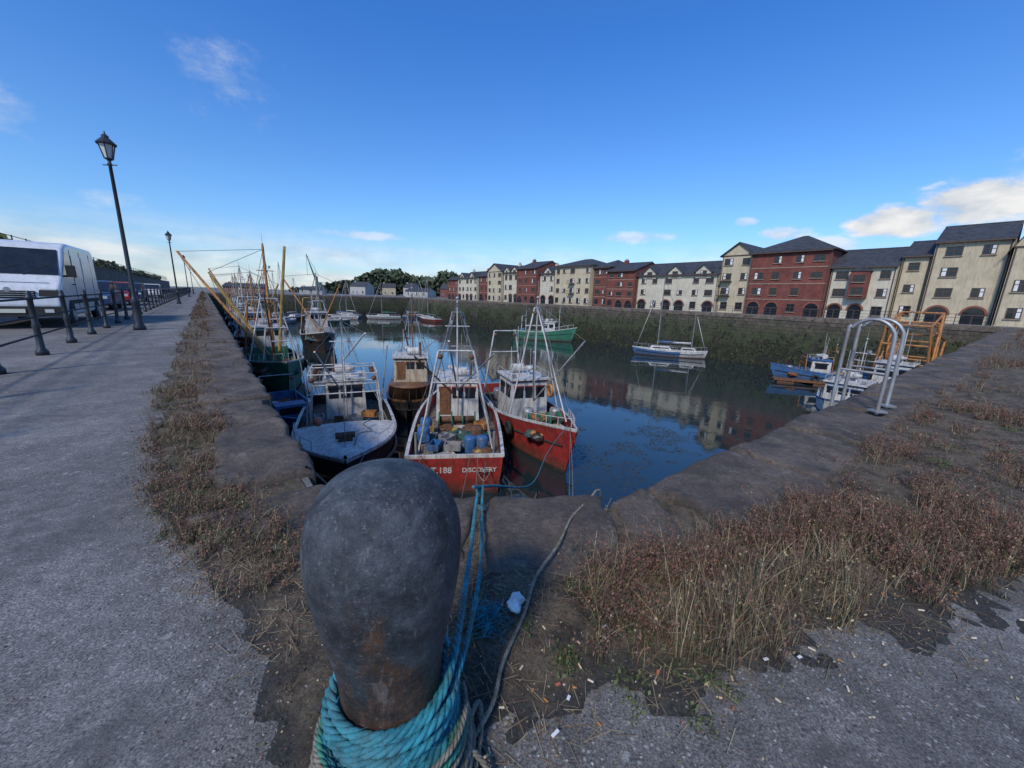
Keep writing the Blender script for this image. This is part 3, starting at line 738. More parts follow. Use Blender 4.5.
for y in (-1.1,-.6): b.add('barrels','blue',lathe([(.24,0),(.27,.1),(.25,.4),(.27,.7),(.22,.8)],(-4.2,y,dz),12),True)
b.add('stern_gallows','steel',tube((-5.6,-1.5,dz),(-5.6,-1.5,dz+1.5),.05)); b.add('stern_gallows','steel',tube((-5.6,1.5,dz),(-5.6,1.5,dz+1.5),.05))
tyres(b,L,B,H,hb,zt,1,(.2,.45)); tyres(b,L,B,H,hb,zt,-1,(.12,.3))
e=b.finish()
xx=-L/2-.012
text(e,'BT.188',(xx,.62,.90),.34,((0,-1,0),(0,0,1),(-1,0,0)),'white')
text(e,'DISCOVERY',(xx,-.92,.92),.25,((0,-1,0),(0,0,1),(-1,0,0)),'white')
# boat 2: red, bow to camera
L,B,H=11,3.6,1.5
b=place_boat('fishing_boat',(.65,20.9),(.33,-.94))
hb,zt=hull(b,L,B,H,'red',sf=.85,railm='white',deckm='deckgreen',sheer=.55)
dz=H-.45
wheelhouse(b,-.2,dz,2.4,2.1,2.2,'white','white','red',3)
mast(b,1.5,dz,6.4,'white',.06); aframe(b,-3.6,dz,1.4,4.4,'white',.5,0,.045,1)
aframe(b,1.7,dz,1.5,6.0,'white',.1,-.2,.04,0)
b.add('boom','white',tube((5.3,0,zt(1)),(1.5,0,dz+6),.035)); b.add('boom','white',tube((1.5,0,dz+1.2),(4.2,-1.2,dz+4.2),.04)); b.add('boom','steel',tube((1.5,0,dz+1.2),(3.8,1.5,dz+4.6),.04))
winch(b,2.9,dz+.1,.8)
wires(b,[((1.5,0,dz+6.4),(5.4,.2,2.4)),((1.5,0,dz+6.4),(5.4,-.2,2.4)),((1.5,0,dz+6.4),(-5,1.3,1.6)),((1.5,0,dz+6.4),(-5,-1.3,1.6)),((1.5,0,dz+6.4),(-3.6,.7,dz+4.4)),((1.5,0,dz+6.2),(4.2,-1.2,dz+4.2)),((1.5,0,dz+6.2),(3.8,1.5,dz+4.6)),((1.5,0,dz+6.4),(1.5,1.7,1.8)),((1.5,0,dz+6.4),(1.5,-1.7,1.8)),((1.5,0,dz+6.4),(.6,1.7,1.8)),((1.5,0,dz+6.4),(.6,-1.7,1.8))])
clutter(b,1.8,4.4,1.0,dz+.15,20,5); clutter(b,-5,-1.8,1.2,dz,14,6)
b.add('lifebuoy','orange',torus((1.1,1.12,dz+1.6),.3,.08,'y'),True)
rails(b,L,hb,zt,.8,.99,.35,4); tyres(b,L,B,H,hb,zt,1,(.3,.5,.7)); tyres(b,L,B,H,hb,zt,-1,(.5,.7))
b.finish()
# boat 3: black hull, white foredeck, bow to camera
L,B,H=10.5,4.3,1.45
b=place_boat('fishing_boat',(-7.95,17.7),(.39,-.92))
hb,zt=hull(b,L,B,H,'black',sf=.85,railm='white',deckm='deck',sheer=.30,p=4.2)
dz=H-.55
v=[];f=[];n=12
for i in range(n+1):
    t=.60+.395*i/n; w=hb(t)*.99; x=-L/2+L*t+.09*L*(max(0,(t-.5)/.5)**3)*zt(t)/max(H,1)*.55
    for q in (-1,-.5,0,.5,1): v.append((x,w*q,zt(t)+.03+.16*(1-q*q)))
for i in range(n):
    for k in range(4): a=i*5+k; f.append((a,a+5,a+6,a+1))
b.add('foredeck','white',(v,f),True)
b.add('foredeck','white',box((1.1,0,zt(.6)-.2),(.06,3.7,.6)))
b.add('hatch','white',box((3.0,0,zt(.8)+.25),(.8,.8,.18),0,.9,.9))
b.add('anchor_winch','rust',tube((4.0,-.35,zt(.9)+.35),(4.0,.35,zt(.9)+.35),.13,n=12)); b.add('anchor_winch','rust',box((4,0,zt(.9)+.2),(.4,.5,.2)))
b.add('loose_rope','ropegrey',ptube(smooth([(2,1.0,2.0),(2.6,.7,2.05),(3.4,1.0,2.0),(3.9,.5,2.1),(4.8,.3,1.95)],8),.025,5),True); b.add('buoys','buoy',ball((1.9,-1.1,2.1),.2,8),True)
for s in (1,-1):
    pp=[(-L/2+L*t+.03*max(0,(t-.5)/.5)**3*L,s*(hb(t)*.985+.02),zt(t)*.62-.2) for t in [i/30 for i in range(30)]]
    b.add('strake','wood',ptube(pp,.08,5))
wheelhouse(b,-3.2,dz,1.9,2.0,2.1,'white','white','white',3)
for x in (.6,-1.2,-2.0): aframe(b,x,dz,1.7,3.0,'white',.85,.1,.035,1)
for y in (-1.45,1.45): b.add('gantry','white',tube((.7,y,dz+3),(-2.0,y,dz+3),.035)); b.add('gantry','white',tube((.65,y*1.05,dz+1.5),(-2.0,y*1.05,dz+1.5),.03))
b.add('gantry','white',tube((.7,0,dz+3),(-2.0,0,dz+3),.03))
mast(b,-2.0,dz,5.2,'white',.05); b.add('boom','white',tube((-2,0,dz+3.2),(1.4,1.0,dz+4.9),.04)); b.add('boom','white',tube((-2,0,dz+1.2),(1.9,-1.0,dz+4.2),.04))
b.add('boom','steel',tube((.6,1.4,dz),(.2,2.0,dz+4.2),.03)); b.add('boom','steel',tube((.6,-1.4,dz),(.9,-1.7,dz+4.4),.03))
wires(b,[((-2,0,dz+5.2),(5.2,0,zt(1))),((-2,0,dz+5.2),(-5,1.4,1.5)),((-2,0,dz+5.2),(-5,-1.4,1.5)),((-2,0,dz+5.2),(1.4,1,dz+4.9)),((-2,0,dz+5.2),(1.9,-1,dz+4.2)),((-2,0,dz+5.2),(1.5,1.8,1.7)),((-2,0,dz+5.2),(1.5,-1.8,1.7))])
rails(b,L,hb,zt,.62,.90,.4,4); clutter(b,-1.5,.8,1.4,dz,18,9); clutter(b,-5,-4.3,1.3,dz,6,10)
tyres(b,L,B,H,hb,zt,1,(.3,.5)); tyres(b,L,B,H,hb,zt,-1,(.3,.5)); b.finish()
# boat 4: wooden wheelhouse
L,B,H=10,3.3,1.3
b=place_boat('fishing_boat',(-7.0,26.6),(-.2,.98))
hb,zt=hull(b,L,B,H,'black',sf=.7,railm='wood',deckm='deck',round_=True,sheer=.5)
dz=H-.5
wheelhouse(b,-1.8,dz,2.5,2.3,2.5,'cream','white','wood',3,lower='wood')
b.add('deckhouse','wood',lathe([(1.25,0),(1.25,1.2),(1.3,1.22),(1.3,1.3)],(-3.2,0,dz),20),True)
for i in range(20):
    t=i/20*6.283; b.add('deckhouse_posts','black',tube((-3.2+1.27*math.cos(t),1.27*math.sin(t),dz),(-3.2+1.27*math.cos(t),1.27*math.sin(t),dz+1.2),.025,n=4))
mast(b,.6,dz,6.6,'wood',.08); b.add('boom','wood',tube((.6,0,dz+1.5),(-3.4,.4,dz+5.2),.05))
aframe(b,.2,dz,1.4,5.5,'steel',.15,0,.035,1)
wires(b,[((.6,0,dz+6.6),(5,0,2)),((.6,0,dz+6.6),(-4.9,0,1.3)),((.6,0,dz+6.6),(-4.3,1,1.3)),((.6,0,dz+6.6),(-4.3,-1,1.3)),((.6,0,dz+6.6),(.3,1.6,1.4)),((.6,0,dz+6.6),(.3,-1.6,1.4)),((.6,0,dz+6.5),(-3.4,.4,dz+5.2))])
clutter(b,1.2,3.6,1.0,dz,12,12); b.finish()
# blue open boat
L,B,H=7.5,2.7,1.0
b=place_boat('rowing_workboat',(-12.9,21.0),(.62,-.785))
hb,zt=hull(b,L,B,H,'blue',railm='blue',deckm='deck',sheer=.5,bul=.6)
for x in (-2,-.5,1): b.add('thwarts','blue',box((x,0,.72),(.3,2.2,.08)))
clutter(b,-3,2.2,.8,.45,18,14)
b.add('shelter','blue',box((1.9,0,1.1),(1.1,1.6,1.2),0,.8,.9)); b.add('windows','glass',box((2.39,0,1.4),(.05,1.1,.35)))
aframe(b,-2.6,.5,1.0,1.9,'steel',.9,0,.04,0); tyres(b,L,B,H,hb,zt,1,(.3,.6)); b.finish()
# green trawler left
L,B,H=13.5,4.4,1.8
b=place_boat('fishing_trawler',(-20.4,32.3),(.62,-.785))
hb,zt=hull(b,L,B,H,'green',railm='white',deckm='deckgreen',sheer=.5)
dz=H-.5
wheelhouse(b,-2.6,dz,3.0,2.6,2.7,'white','white','green',3,lower='green')
mast(b,.6,dz,9.6,'orange',.15); mast(b,-5.2,dz,6.5,'white',.07); aframe(b,-5.4,dz,1.7,5.0,'orange',.6,0,.09,1); aframe(b,.9,dz,1.9,5.5,'white',.3,0,.06,1); aframe(b,3.6,dz,1.2,3.4,'white',.6,.3,.05,1)
b.add('derrick_boom','orange',tube((.6,-.6,dz+1),(-4.5,-5.4,dz+9.0),.13,.09)); b.add('derrick_boom','yellow',tube((.6,-.4,dz+1),(-1.2,-3.6,dz+7.4),.10,.07))
b.add('derrick_boom','rust',tube((.6,0,dz+1),(3.9,-.6,dz+6),.08,.05)); b.add('derrick_boom','yellow',tube((.6,.4,dz+1),(1.4,1.4,dz+9.6),.13,.10))
winch(b,2,dz,1.1)
wires(b,[((.6,0,dz+9.3),(6.8,0,zt(1))),((.6,0,dz+9.3),(-6.5,1.6,2)),((.6,0,dz+9.3),(-6.5,-1.6,2)),((.6,0,dz+9.3),(-4.5,-5.4,dz+9.0)),((.6,0,dz+9.3),(-1.2,-3.6,dz+7.4)),((.6,0,dz+8.8),(3.9,-.6,dz+6)),((.6,0,dz+8),(1,2.1,2)),((.6,0,dz+8),(1,-2.1,2)),((-4.5,-5.4,dz+9.0),(-5,-2,2.2)),((-5.2,0,dz+6.5),(.6,0,dz+8.4)),((-5.2,0,dz+6.5),(-6.6,1,2)),((3.9,-.6,dz+6),(3.9,-.6,dz+1)),((-1.2,-3.6,dz+7.4),(-1.2,-2,1.9))],.018)
clutter(b,2.6,5.5,1.4,dz+.1,28,21); clutter(b,-6.3,-4.5,1.6,dz,12,22); rails(b,L,hb,zt,.6,.98,.5,6); tyres(b,L,B,H,hb,zt,1,(.2,.4,.6,.8)); b.finish()
def trawler(c,h,hm,wm,mm,sd,L=12.5):
    r=random.Random(sd); B=4.1;H=1.8
    b=place_boat('fishing_trawler',c,h); hb,zt=hull(b,L,B,H,hm,railm='white',deckm='deck',sheer=.5); dz=H-.5
    wheelhouse(b,-1,dz,3.1,2.7,3.0,'white','white',wm,3,lower='white' if r.random()<.5 else hm); h1=r.uniform(7.8,10)
    mast(b,1.8,dz,h1,mm,.12); mast(b,-4.4,dz,h1*.7,'white',.07); aframe(b,-5,dz,1.7,5.2,r.choice(['yellow','white','orange']),.6,0,.08,1); aframe(b,2,dz,1.8,5,'white',.3,0,.05,1)
    b.add('derrick_boom',r.choice(['yellow','orange','white']),tube((1.8,0,dz+1),(-1,-3.6,dz+h1*.95),.10)); b.add('derrick_boom',r.choice(['yellow','orange']),tube((1.8,0,dz+1),(3.5,2.5,dz+h1*.85),.09))
    wires(b,[((1.8,0,dz+h1),(L*.5,0,2.8)),((1.8,0,dz+h1),(-L*.48,1.6,2)),((1.8,0,dz+h1),(-L*.48,-1.6,2)),((1.8,0,dz+h1),(-1,-3.6,dz+h1*.95)),((1.8,0,dz+h1),(3.5,2.5,dz+h1*.85)),((1.8,0,dz+h1),(-4.4,0,dz+h1*.7)),((1.8,0,dz+h1),(2,2,2)),((1.8,0,dz+h1),(2,-2,2))],.022)
    clutter(b,2.6,5,1.4,dz+.1,14,sd); clutter(b,-5.8,-3.5,1.4,dz,8,sd+1); rails(b,L,hb,zt,.6,.98,.5,6); b.finish()
trawler((-31.6,47.0),(.62,-.785),'red','red','orange',31); trawler((-42.5,61.0),(.62,-.785),'blue','blue','white',35); trawler((-52.5,74),(.62,-.785),'black','white','yellow',38)
trawler((-26.4,52.0),(.55,-.83),'black','white','steel',41,10.5); trawler((-63,88),(.62,-.785),'green','white','steel',44)
# green-white trawler far mid
L,B,H=10.5,3.6,1.5
b=place_boat('fishing_trawler',(5.4,70.5),(.93,-.35))
hb,zt=hull(b,L,B,H,'green',railm='white',deckm='deck',sheer=.75); dz=H-.5
wheelhouse(b,1.2,dz,2.5,2.3,2.3,'white','white','green',3); mast(b,2.9,dz,5,'white',.07); mast(b,-3.4,dz,4,'white',.06); aframe(b,-3.8,dz,1.4,3.2,'white',.7,0,.06,1)
wires(b,[((2.9,0,dz+5),(5.5,0,2.6)),((2.9,0,dz+5),(-3.4,0,dz+4)),((-3.4,0,dz+4),(-5,0,1.8))],.025); clutter(b,-4.6,-1,1.2,dz,12,41); rails(b,L,hb,zt,.6,.98,.5,5); b.finish()
def yacht(c,h,L=8.5,m1='whitehull',mh=10.5,sail='blue'):
    b=place_boat('sailing_yacht',c,h); B=L*.32
    hb,zt=hull(b,L,B,.85,m1,'antifoul','white','white',.7,sheer=.35,bul=.08,nsec=20)
    b.add('cabin','white',box((.3,0,1.15),(L*.4,B*.55,.5),0,.8,.75)); 
    for s in (1,-1): b.add('windows','glass',box((.3,s*B*.245,1.17),(L*.28,.03,.16)))
    b.add('mast','steel',tube((.7,0,.9),(.7,0,.9+mh),.06,.045)); b.add('boom','steel',tube((.7,0,1.9),(-L*.36,0,1.9),.05))
    b.add('furled_sail',sail,tube((.6,0,2.03),(-L*.35,0,2.0),.14,.09),True)
    b.add('furled_jib','white',tube((L*.48,0,1.2),(.9,0,.7+mh),.05,.03),True)
    b.add('spreaders','steel',tube((.7,-.6,.9+mh*.55),(.7,.6,.9+mh*.55),.03))
    wires(b,[((.7,0,.9+mh),(-L*.49,0,.9)),((.7,0,.9+mh),(.5,B*.46,.95)),((.7,0,.9+mh),(.5,-B*.46,.95))],.018)
    rails(b,L,hb,zt,.05,.98,.5,8,'steel'); return b.finish()
yacht((21.2,54.5),(-.95,.3),7.4,'blue',9.8); yacht((24.0,53.3),(.93,-.36),5.0,'whitehull',5.0,'white')
rr=random.Random(5)
for i,(x,y) in enumerate([(-44,92),(-52,88),(-24,110),(-57,101),(-62,96),(-68,101),(-47,108),(-38,114),(-60,88),(-50,117),(-66,108),(-30,120)]):
    a=rr.uniform(0,6.28); yacht((x,y),(math.cos(a),math.sin(a)),rr.uniform(7.5,10),rr.choice(['whitehull','whitehull','blue','red','green']),rr.uniform(8.5,13),rr.choice(['blue','white','green']))
# blue small boat right
L,B,H=7.8,2.8,1.1
b=place_boat('workboat',(31.2,38.4),(-.93,.36))
hb,zt=hull(b,L,B,H,'blue',railm='blue',deckm='deck',sheer=.5); dz=H-.5
wheelhouse(b,.3,dz,1.7,1.6,1.7,'white','blue','blue',2); mast(b,-.9,dz,3.2,'orange',.05); aframe(b,-2.6,dz,1,2.0,'orange',.8,0,.05,1); aframe(b,1.6,dz,1,1.9,'orange',.8,0,.05,1); clutter(b,-3,-1,.9,dz,20,51); clutter(b,1.3,2.6,.6,dz,10,52); tyres(b,L,B,H,hb,zt,1,(.2,.4,.6)); b.finish()
b=Bld('pontoon',(30.2,36.9,WZ),rad(-22)); b.add('deck','wood',box((0,0,.3),(8,1.2,.12)))
for x in (-3,0,3): b.add('float','rust',box((x,0,.0),(1.4,1.0,.45)))
b.finish()
# white boat right near wall
L,B,H=9.5,3.2,1.4
b=place_boat('fishing_boat',(22.9,25.4),(-.80,-.60))
hb,zt=hull(b,L,B,H,'whitehull',railm='blue',deckm='white',sheer=.6); dz=H-.4
wheelhouse(b,.4,dz,2.8,2.1,1.7,'white','white','blue',3); mast(b,-1.3,dz,4.4,'white',.05); aframe(b,-3.4,dz,1.2,2.8,'steel',.8,0,.05,1)
wires(b,[((-1.3,0,dz+4.4),(4.6,0,2.2)),((-1.3,0,dz+4.4),(-4.6,0,1.6))],.018); clutter(b,-4.3,-1.6,1.1,dz,14,61); rails(b,L,hb,zt,.55,.98,.5,6); b.finish()
# orange gantry boat
L,B,H=11,3.8,1.5
b=place_boat('dredging_workboat',(32.2,31.6),(-.80,-.60))
hb,zt=hull(b,L,B,H,'whitehull',railm='blue',deckm='deck',sheer=.4); dz=H-.4
wheelhouse(b,2,dz,2.3,2.2,2.2,'white','white','blue',3)
for x,h_,le in ((-4.2,5.4,2.2),(-2.0,6.2,-1.4),(.2,5.2,1.0)): aframe(b,x,dz,1.7,h_,'orange',.75,le,.09,2)
for s in (1,-1):
    b.add('gantry','orange',tube((-4.2,s*1.7,dz),(.8,s*1.2,dz+5.2),.08)); b.add('gantry','orange',tube((-3.4,s*1.28,dz+6.2),(1.2,s*1.27,dz+5.2),.08))
    b.add('gantry','orange',tube((-5.0,s*1.6,dz+.2),(-7.2,s*1.4,dz+3.8),.07)); b.add('gantry','orange',tube((-7.2,s*1.4,dz+3.8),(-2.0,s*1.3,dz+4.6),.07))
    b.add('gantry','orange',tube((-2.0,s*1.7,dz),(-7.2,s*1.4,dz+3.8),.07)); b.add('gantry','orange',tube((.2,s*1.7,dz),(-3.2,s*1.3,dz+6.0),.07))
mast(b,1,dz,6.2,'white',.06); clutter(b,-4.6,0,1.3,dz,22,71); b.finish()

# floating weed
V2=[];F2=[]
for _ in range(14000):
    cx,cy=7.6+random.gauss(0,3.4),20.0+random.gauss(0,4.6)
    if (Vector((cx,cy,0))-R0).dot(Vector((.6,-.8,0)))>-.3: continue
    if nz(cx,cy,5,.30)*.8+nz(cx,cy,7,1.1)*.7<.03: continue
    r=random.uniform(.010,.05); a=random.uniform(0,3.14); o=len(V2)
    for t in range(5): q=a+t*1.256; V2.append((cx+math.cos(q)*r*random.uniform(.5,1.6),cy+math.sin(q)*r*random.uniform(.4,1),WZ+.006))
    F2.append((o,o+1,o+2,o+3,o+4))
M['weedfloat']=mat('floating_weed',(.09,.08,.05),(.04,.038,.024),.6)
meshobj('floating_seaweed',V2,F2,'weedfloat')

# ---------------------------------------------------------------- railings, lamps, ladder
def rail(name,p0,d,n,sp,h,post,mt,nr=2,pr_=.05,rr=.022):
    b=Bld(name)
    for i in range(n):
        p=p0+d*(i*sp); c=(p.x,p.y,p0.z)
        if post: b.add('posts',mt,lathe([(.09,0),(.09,.08),(.055,.13),(.046,.5),(.062,.55),(.046,.6),(.040,h-.08),(.058,h-.06),(.058,h-.02),(.038,h),(.045,h+.04),(.025,h+.08),(.005,h+.09)],c,12),True)
        else: b.add('posts',mt,tube(p,p+Vector((0,0,h)),pr_,n=6))
    q=p0+d*((n-1)*sp)
    for k in range(nr):
        z=h*(1-k*(.42 if nr==2 else .3))-.06; b.add('rails',mt,tube(p0+Vector((0,0,z)),q+Vector((0,0,z)),rr,n=8),True)
    return b.finish()
rail('iron_railing',LP(2.0,-3.0),AX,56,2.1,1.10,True,'iron',3,rr=.018)
rail('quay_railing',O0+AX*-15+BX*.9,AX,64,2.0,1.1,False,'iron',3,.03,.018)
def lamp(p,h=5.4):
    b=Bld('street_lamp',p)
    b.add('post','iron',lathe([(.15,0),(.15,.1),(.11,.18),(.10,.8),(.12,.85),(.08,.95),(.055,1.1),(.05,2.5),(.04,h-.80),(.065,h-.77),(.035,h-.72),(.045,h-.66)],(0,0,0),16),True)
    z=h-.66; k=.85
    b.add('lantern_frame','iron',lathe([(.05,z),(.11,z+.03),(.11,z+.05)],(0,0,0),6))
    b.add('lantern_glass','lampglass',lathe([(.10*k,z+.05),(.20*k,z+.40)],(0,0,0),6))
    for i in range(6):
        t=i*math.pi/3; b.add('lantern_frame','iron',tube((.11*k*math.cos(t),.11*k*math.sin(t),z+.04),(.21*k*math.cos(t),.21*k*math.sin(t),z+.41),.013,n=5))
    b.add('lantern_frame','iron',lathe([(.215,z+.39),(.225,z+.42),(.13,z+.52),(.08,z+.57),(.08,z+.62),(.03,z+.66),(.012,z+.74)],(0,0,0),12))
    b.add('crossbar','iron',tube((-.2,0,z-.12),(.2,0,z-.12),.014)); return b.finish()
lamp(LP(13.6,-2.15)); lamp(LP(38,-2.15)); lamp(LP(66,-2.15)); lamp(LP(94,-2.15))
b=Bld('quay_ladder')
c=RP(4.85,.28); dI=Vector((.6,-.8,0)); 
for k in (-.26,.24):
    a=c+RD*k-dI*.30; q=c+RD*k+dI*.16
    pts=[a+Vector((0,0,-1.2)),a+Vector((0,0,.9)),a+Vector((0,0,1.10))+dI*.04,a+Vector((0,0,1.20))+dI*.16,q+Vector((0,0,1.20))-dI*.16,q+Vector((0,0,1.10))-dI*.04,q+Vector((0,0,.9)),q+Vector((0,0,.03))]
    b.add('handrail','steel',ptube(smooth(pts,6),.022,8),True)
    b.add('handrail','steel',tube(a+Vector((0,0,.55)),q+Vector((0,0,.55)),.016)); b.add('foot','steel',box(q+Vector((0,0,.08)),(.14,.14,.02)))
    b.add('stringer','steel',tube(a+Vector((0,0,.1)),a+Vector((0,0,-7)),.025))
for z in range(24): 
    zz=-.3-z*.29; a=c-dI*.30; b.add('rungs','steel',tube(a+RD*-.26+Vector((0,0,zz)),a+RD*.24+Vector((0,0,zz)),.014,n=6))
b.finish()

# ---------------------------------------------------------------- vehicles
def wheel(b,x,y,r=.34,w=.22,s=1):
    b.add('wheels','rubber',torus((x,y,r),r-.09,.10,'y',24,8),True)
    b.add('wheels','rubber',tube((x,y-.08,r),(x,y+.08,r),r*.72,n=20)); b.add('hubcaps','steel',tube((x,y+s*.06,r),(x,y+s*.115,r),r*.58,r*.5,n=16))
h=-AX; p=LP(20.4,-4.85)
b=Bld('white_van',(p.x,p.y,0),math.atan2(h.y,h.x))
prof=[(0,.42),(0,2.35),(.08,2.52),(.3,2.6),(3.6,2.6),(4.0,2.53),(4.25,2.4),(5.0,1.52),(5.12,1.42),(5.5,1.2),(5.62,1.0),(5.66,.7),(5.62,.36),(5.0,.32),(.3,.32)]
b.add('body','carpaint',prism(prof,'y',-.99,.99))
def slope(x): return 2.4-(x-4.25)/.75*.88
v=[(4.31,-.86,slope(4.31)+.02),(4.31,.86,slope(4.31)+.02),(4.97,.92,slope(4.97)+.02),(4.97,-.92,slope(4.97)+.02)]
v=[(x+.012,y,z) for x,y,z in v]; b.add('windscreen','glass',(v,[(3,2,1,0)]))
for s in (1,-1):
    y=s*.995
    v=[(3.75,y,1.5),(4.95,y,1.5),(4.85,y,1.62),(4.2,y,2.3),(3.75,y,2.3)]
    b.add('side_windows','glass',(v,[(0,1,2,3,4) if s<0 else (4,3,2,1,0)]))
    b.add('trim','rubber',box((2.6,s*.995,.75),(4.3,.03,.12))); 
    for xx_ in (3.62,2.35,.9): b.add('door_seams','rubber',box((xx_,s*.992,1.45),(.015,.012,1.9)))
    b.add('side_panel','carpaint',box((2.98,s*.997,1.85),(1.15,.012,.75))); b.add('side_panel','carpaint',box((1.6,s*.997,1.85),(1.25,.012,.75)))
    b.add('mirrors','rubber',box((4.75,s*1.15,1.7),(.12,.2,.36))); b.add('mirrors','rubber',box((4.75,s*1.03,1.55),(.06,.12,.06)))
    b.add('headlights','lampglass',box((5.47,s*.76,1.03),(.28,.34,.26),0,.8,.9)); b.add('headlights','rubber',box((5.50,s*.76,1.03),(.28,.40,.18),0,.8,.9)); b.add('handles','rubber',box((3.9,s*1.0,1.3),(.18,.04,.04)))
    b.add('fog_lights','lampglass',box((5.70,s*.72,.52),(.02,.18,.1)))
    for x in (1.0,4.65):
        b.add('wheel_arches','rubber',tube((x,s*.97,.36),(x,s*.998,.36),.43,n=24)); wheel(b,x,s*.93,.35,.22,s)
b.add('grille','rubber',box((5.62,0,.98),(.06,1.0,.22)))
for z in (.92,.98,1.04): b.add('grille_bars','steel',box((5.66,0,z),(.02,.96,.02)))
b.add('bonnet_seam','rubber',box((5.30,0,1.325),(.02,1.5,.012)))
b.add('bumper','rubber',box((5.60,0,.50),(.2,1.94,.30))); b.add('badge','steel',tube((5.65,0,1.12),(5.67,0,1.12),.07,n=16))
b.add('number_plate','plate',box((5.71,0,.52),(.02,.52,.11))); b.add('wipers','rubber',tube((4.99,-.5,1.56),(4.75,.1,1.85),.012)); b.add('wipers','rubber',tube((4.99,.2,1.56),(4.75,.7,1.85),.012))
e=b.finish()
for o in e.children:
    if o.name.startswith('body'):
        bv=o.modifiers.new('bev','BEVEL'); bv.width=.09; bv.segments=4; bv.limit_method='ANGLE'; bv.angle_limit=rad(50)
def car(s,w,mt,name='parked_car'):
    p=LP(s,w); b=Bld(name,(p.x,p.y,0),math.atan2(-AX.y,-AX.x))
    body=[(0,.35),(0,.85),(.15,.98),(3.1,.95),(3.95,.78),(4.1,.6),(4.1,.32),(.2,.28)]
    cab=[(.12,.96),(.5,1.42),(1.0,1.5),(2.1,1.48),(2.95,.98)]
    b.add('body',mt,prism(body,'y',-.85,.85)); b.add('cabin','glass',prism(cab,'y',-.72,.72)); b.add('roof',mt,prism([(.5,1.43),(1.0,1.52),(2.1,1.5),(2.15,1.45),(1,1.46)],'y',-.7,.7))
    for sg in (1,-1):
        for x in (.8,3.25): wheel(b,x,sg*.76,.31,.2,sg)
        b.add('lights','lampglass',box((4.02,sg*.62,.68),(.14,.3,.14)))
        b.add('pillars',mt,box((1.3,sg*.71,1.2),(.08,.05,.5)))
    b.add('number_plate','plate',box((4.11,0,.45),(.02,.5,.11))); b.finish()
car(30,-5.2,'carblue'); car(37,-5.2,'carred'); car(45,-5.3,'carblue'); car(60,-5.2,'carpaint')

b=Bld('bank_wall')
rz=math.atan2(AX.y,AX.x)
for i in range(24):
    s=12+i*6; p=LP(s+3,-8.8); hgt=2.9 if i<10 else 2.6
    b.add('wall','bankwall',box((p.x,p.y,hgt/2),(6.0,.5,hgt),rz)); b.add('cap','coping',box((p.x,p.y,hgt+.06),(6.02,.62,.12),rz))
b.finish()
rail('bank_railing',LP(12,-8.9,2.9),AX,60,2.4,1.05,False,'iron',2,.03,.02)

def foliage(name,fn,n,cols,r0,r1):
    Vv=[];Ff=[];Cc=[]
    for _ in range(n):
        p,shade=fn(); r=random.uniform(r0,r1); o=len(Vv)
        nn=Vector((random.gauss(0,1),random.gauss(0,1),random.gauss(0,1))).normalized(); a=nn.orthogonal().normalized(); bb=nn.cross(a)
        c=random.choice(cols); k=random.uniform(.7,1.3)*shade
        for q in range(5):
            t=q*1.2566; w=r*random.uniform(.6,1.2); z=p+a*math.cos(t)*w+bb*math.sin(t)*w; Vv.append(tuple(z)); Cc.extend([c[0]*k,c[1]*k,c[2]*k,1])
        Ff.append((o,o+1,o+2,o+3,o+4))
    o=meshobj(name,Vv,Ff,'weeds'); ca=o.data.color_attributes.new('tint','FLOAT_COLOR','POINT'); ca.data.foreach_set('color',Cc)
def f1():
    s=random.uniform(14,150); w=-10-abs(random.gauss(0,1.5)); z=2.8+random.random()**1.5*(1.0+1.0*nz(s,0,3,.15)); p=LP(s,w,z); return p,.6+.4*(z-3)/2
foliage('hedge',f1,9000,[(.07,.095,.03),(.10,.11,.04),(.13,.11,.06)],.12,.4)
def f2():
    X=random.uniform(-125,-8); Y=230+random.uniform(-12,12); top=11+6*nz(X,0,4,.05)+4.5*nz(X,0,8,.16)+2*nz(X,Y,2,.4)
    if X<-75: top*=max(.2,1-(-75-X)/50)
    if X>-35: top*=max(.35,1-(X+35)/40)
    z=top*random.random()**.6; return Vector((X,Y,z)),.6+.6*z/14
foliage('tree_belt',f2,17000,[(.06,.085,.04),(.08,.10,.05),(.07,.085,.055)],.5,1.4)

# ---------------------------------------------------------------- buildings
def gableroof(b,x0,x1,y0,y1,ze,zr,axis='x',wm='render',oh=.35,th=.14):
    if axis=='x':
        ym=(y0+y1)/2; sl=(zr-ze)/((y1-y0)/2); k=oh*sl
        b.add('roof','slate',prism([(y0-oh,ze-k),(ym,zr),(y1+oh,ze-k),(y1+oh,ze-k+th),(ym,zr+th),(y0-oh,ze-k+th)],'x',x0-.12,x1+.12))
        b.add('walls',wm,prism([(y0+.01,ze-.02),(ym,zr-.03),(y1-.01,ze-.02)],'x',x0+.02,x1-.02))
        b.add('roof','slate',tube((x0-.12,ym,zr+th),(x1+.12,ym,zr+th),.09,n=6))
    else:
        xm=(x0+x1)/2; sl=(zr-ze)/((x1-x0)/2); k=oh*sl
        b.add('roof','slate',prism([(x0-oh,ze-k),(xm,zr),(x1+oh,ze-k),(x1+oh,ze-k+th),(xm,zr+th),(x0-oh,ze-k+th)],'y',y0-.3,y1+.2))
        b.add('walls',wm,prism([(x0+.01,ze-.02),(xm,zr-.03),(x1-.01,ze-.02)],'y',y0+.02,y1-.02))
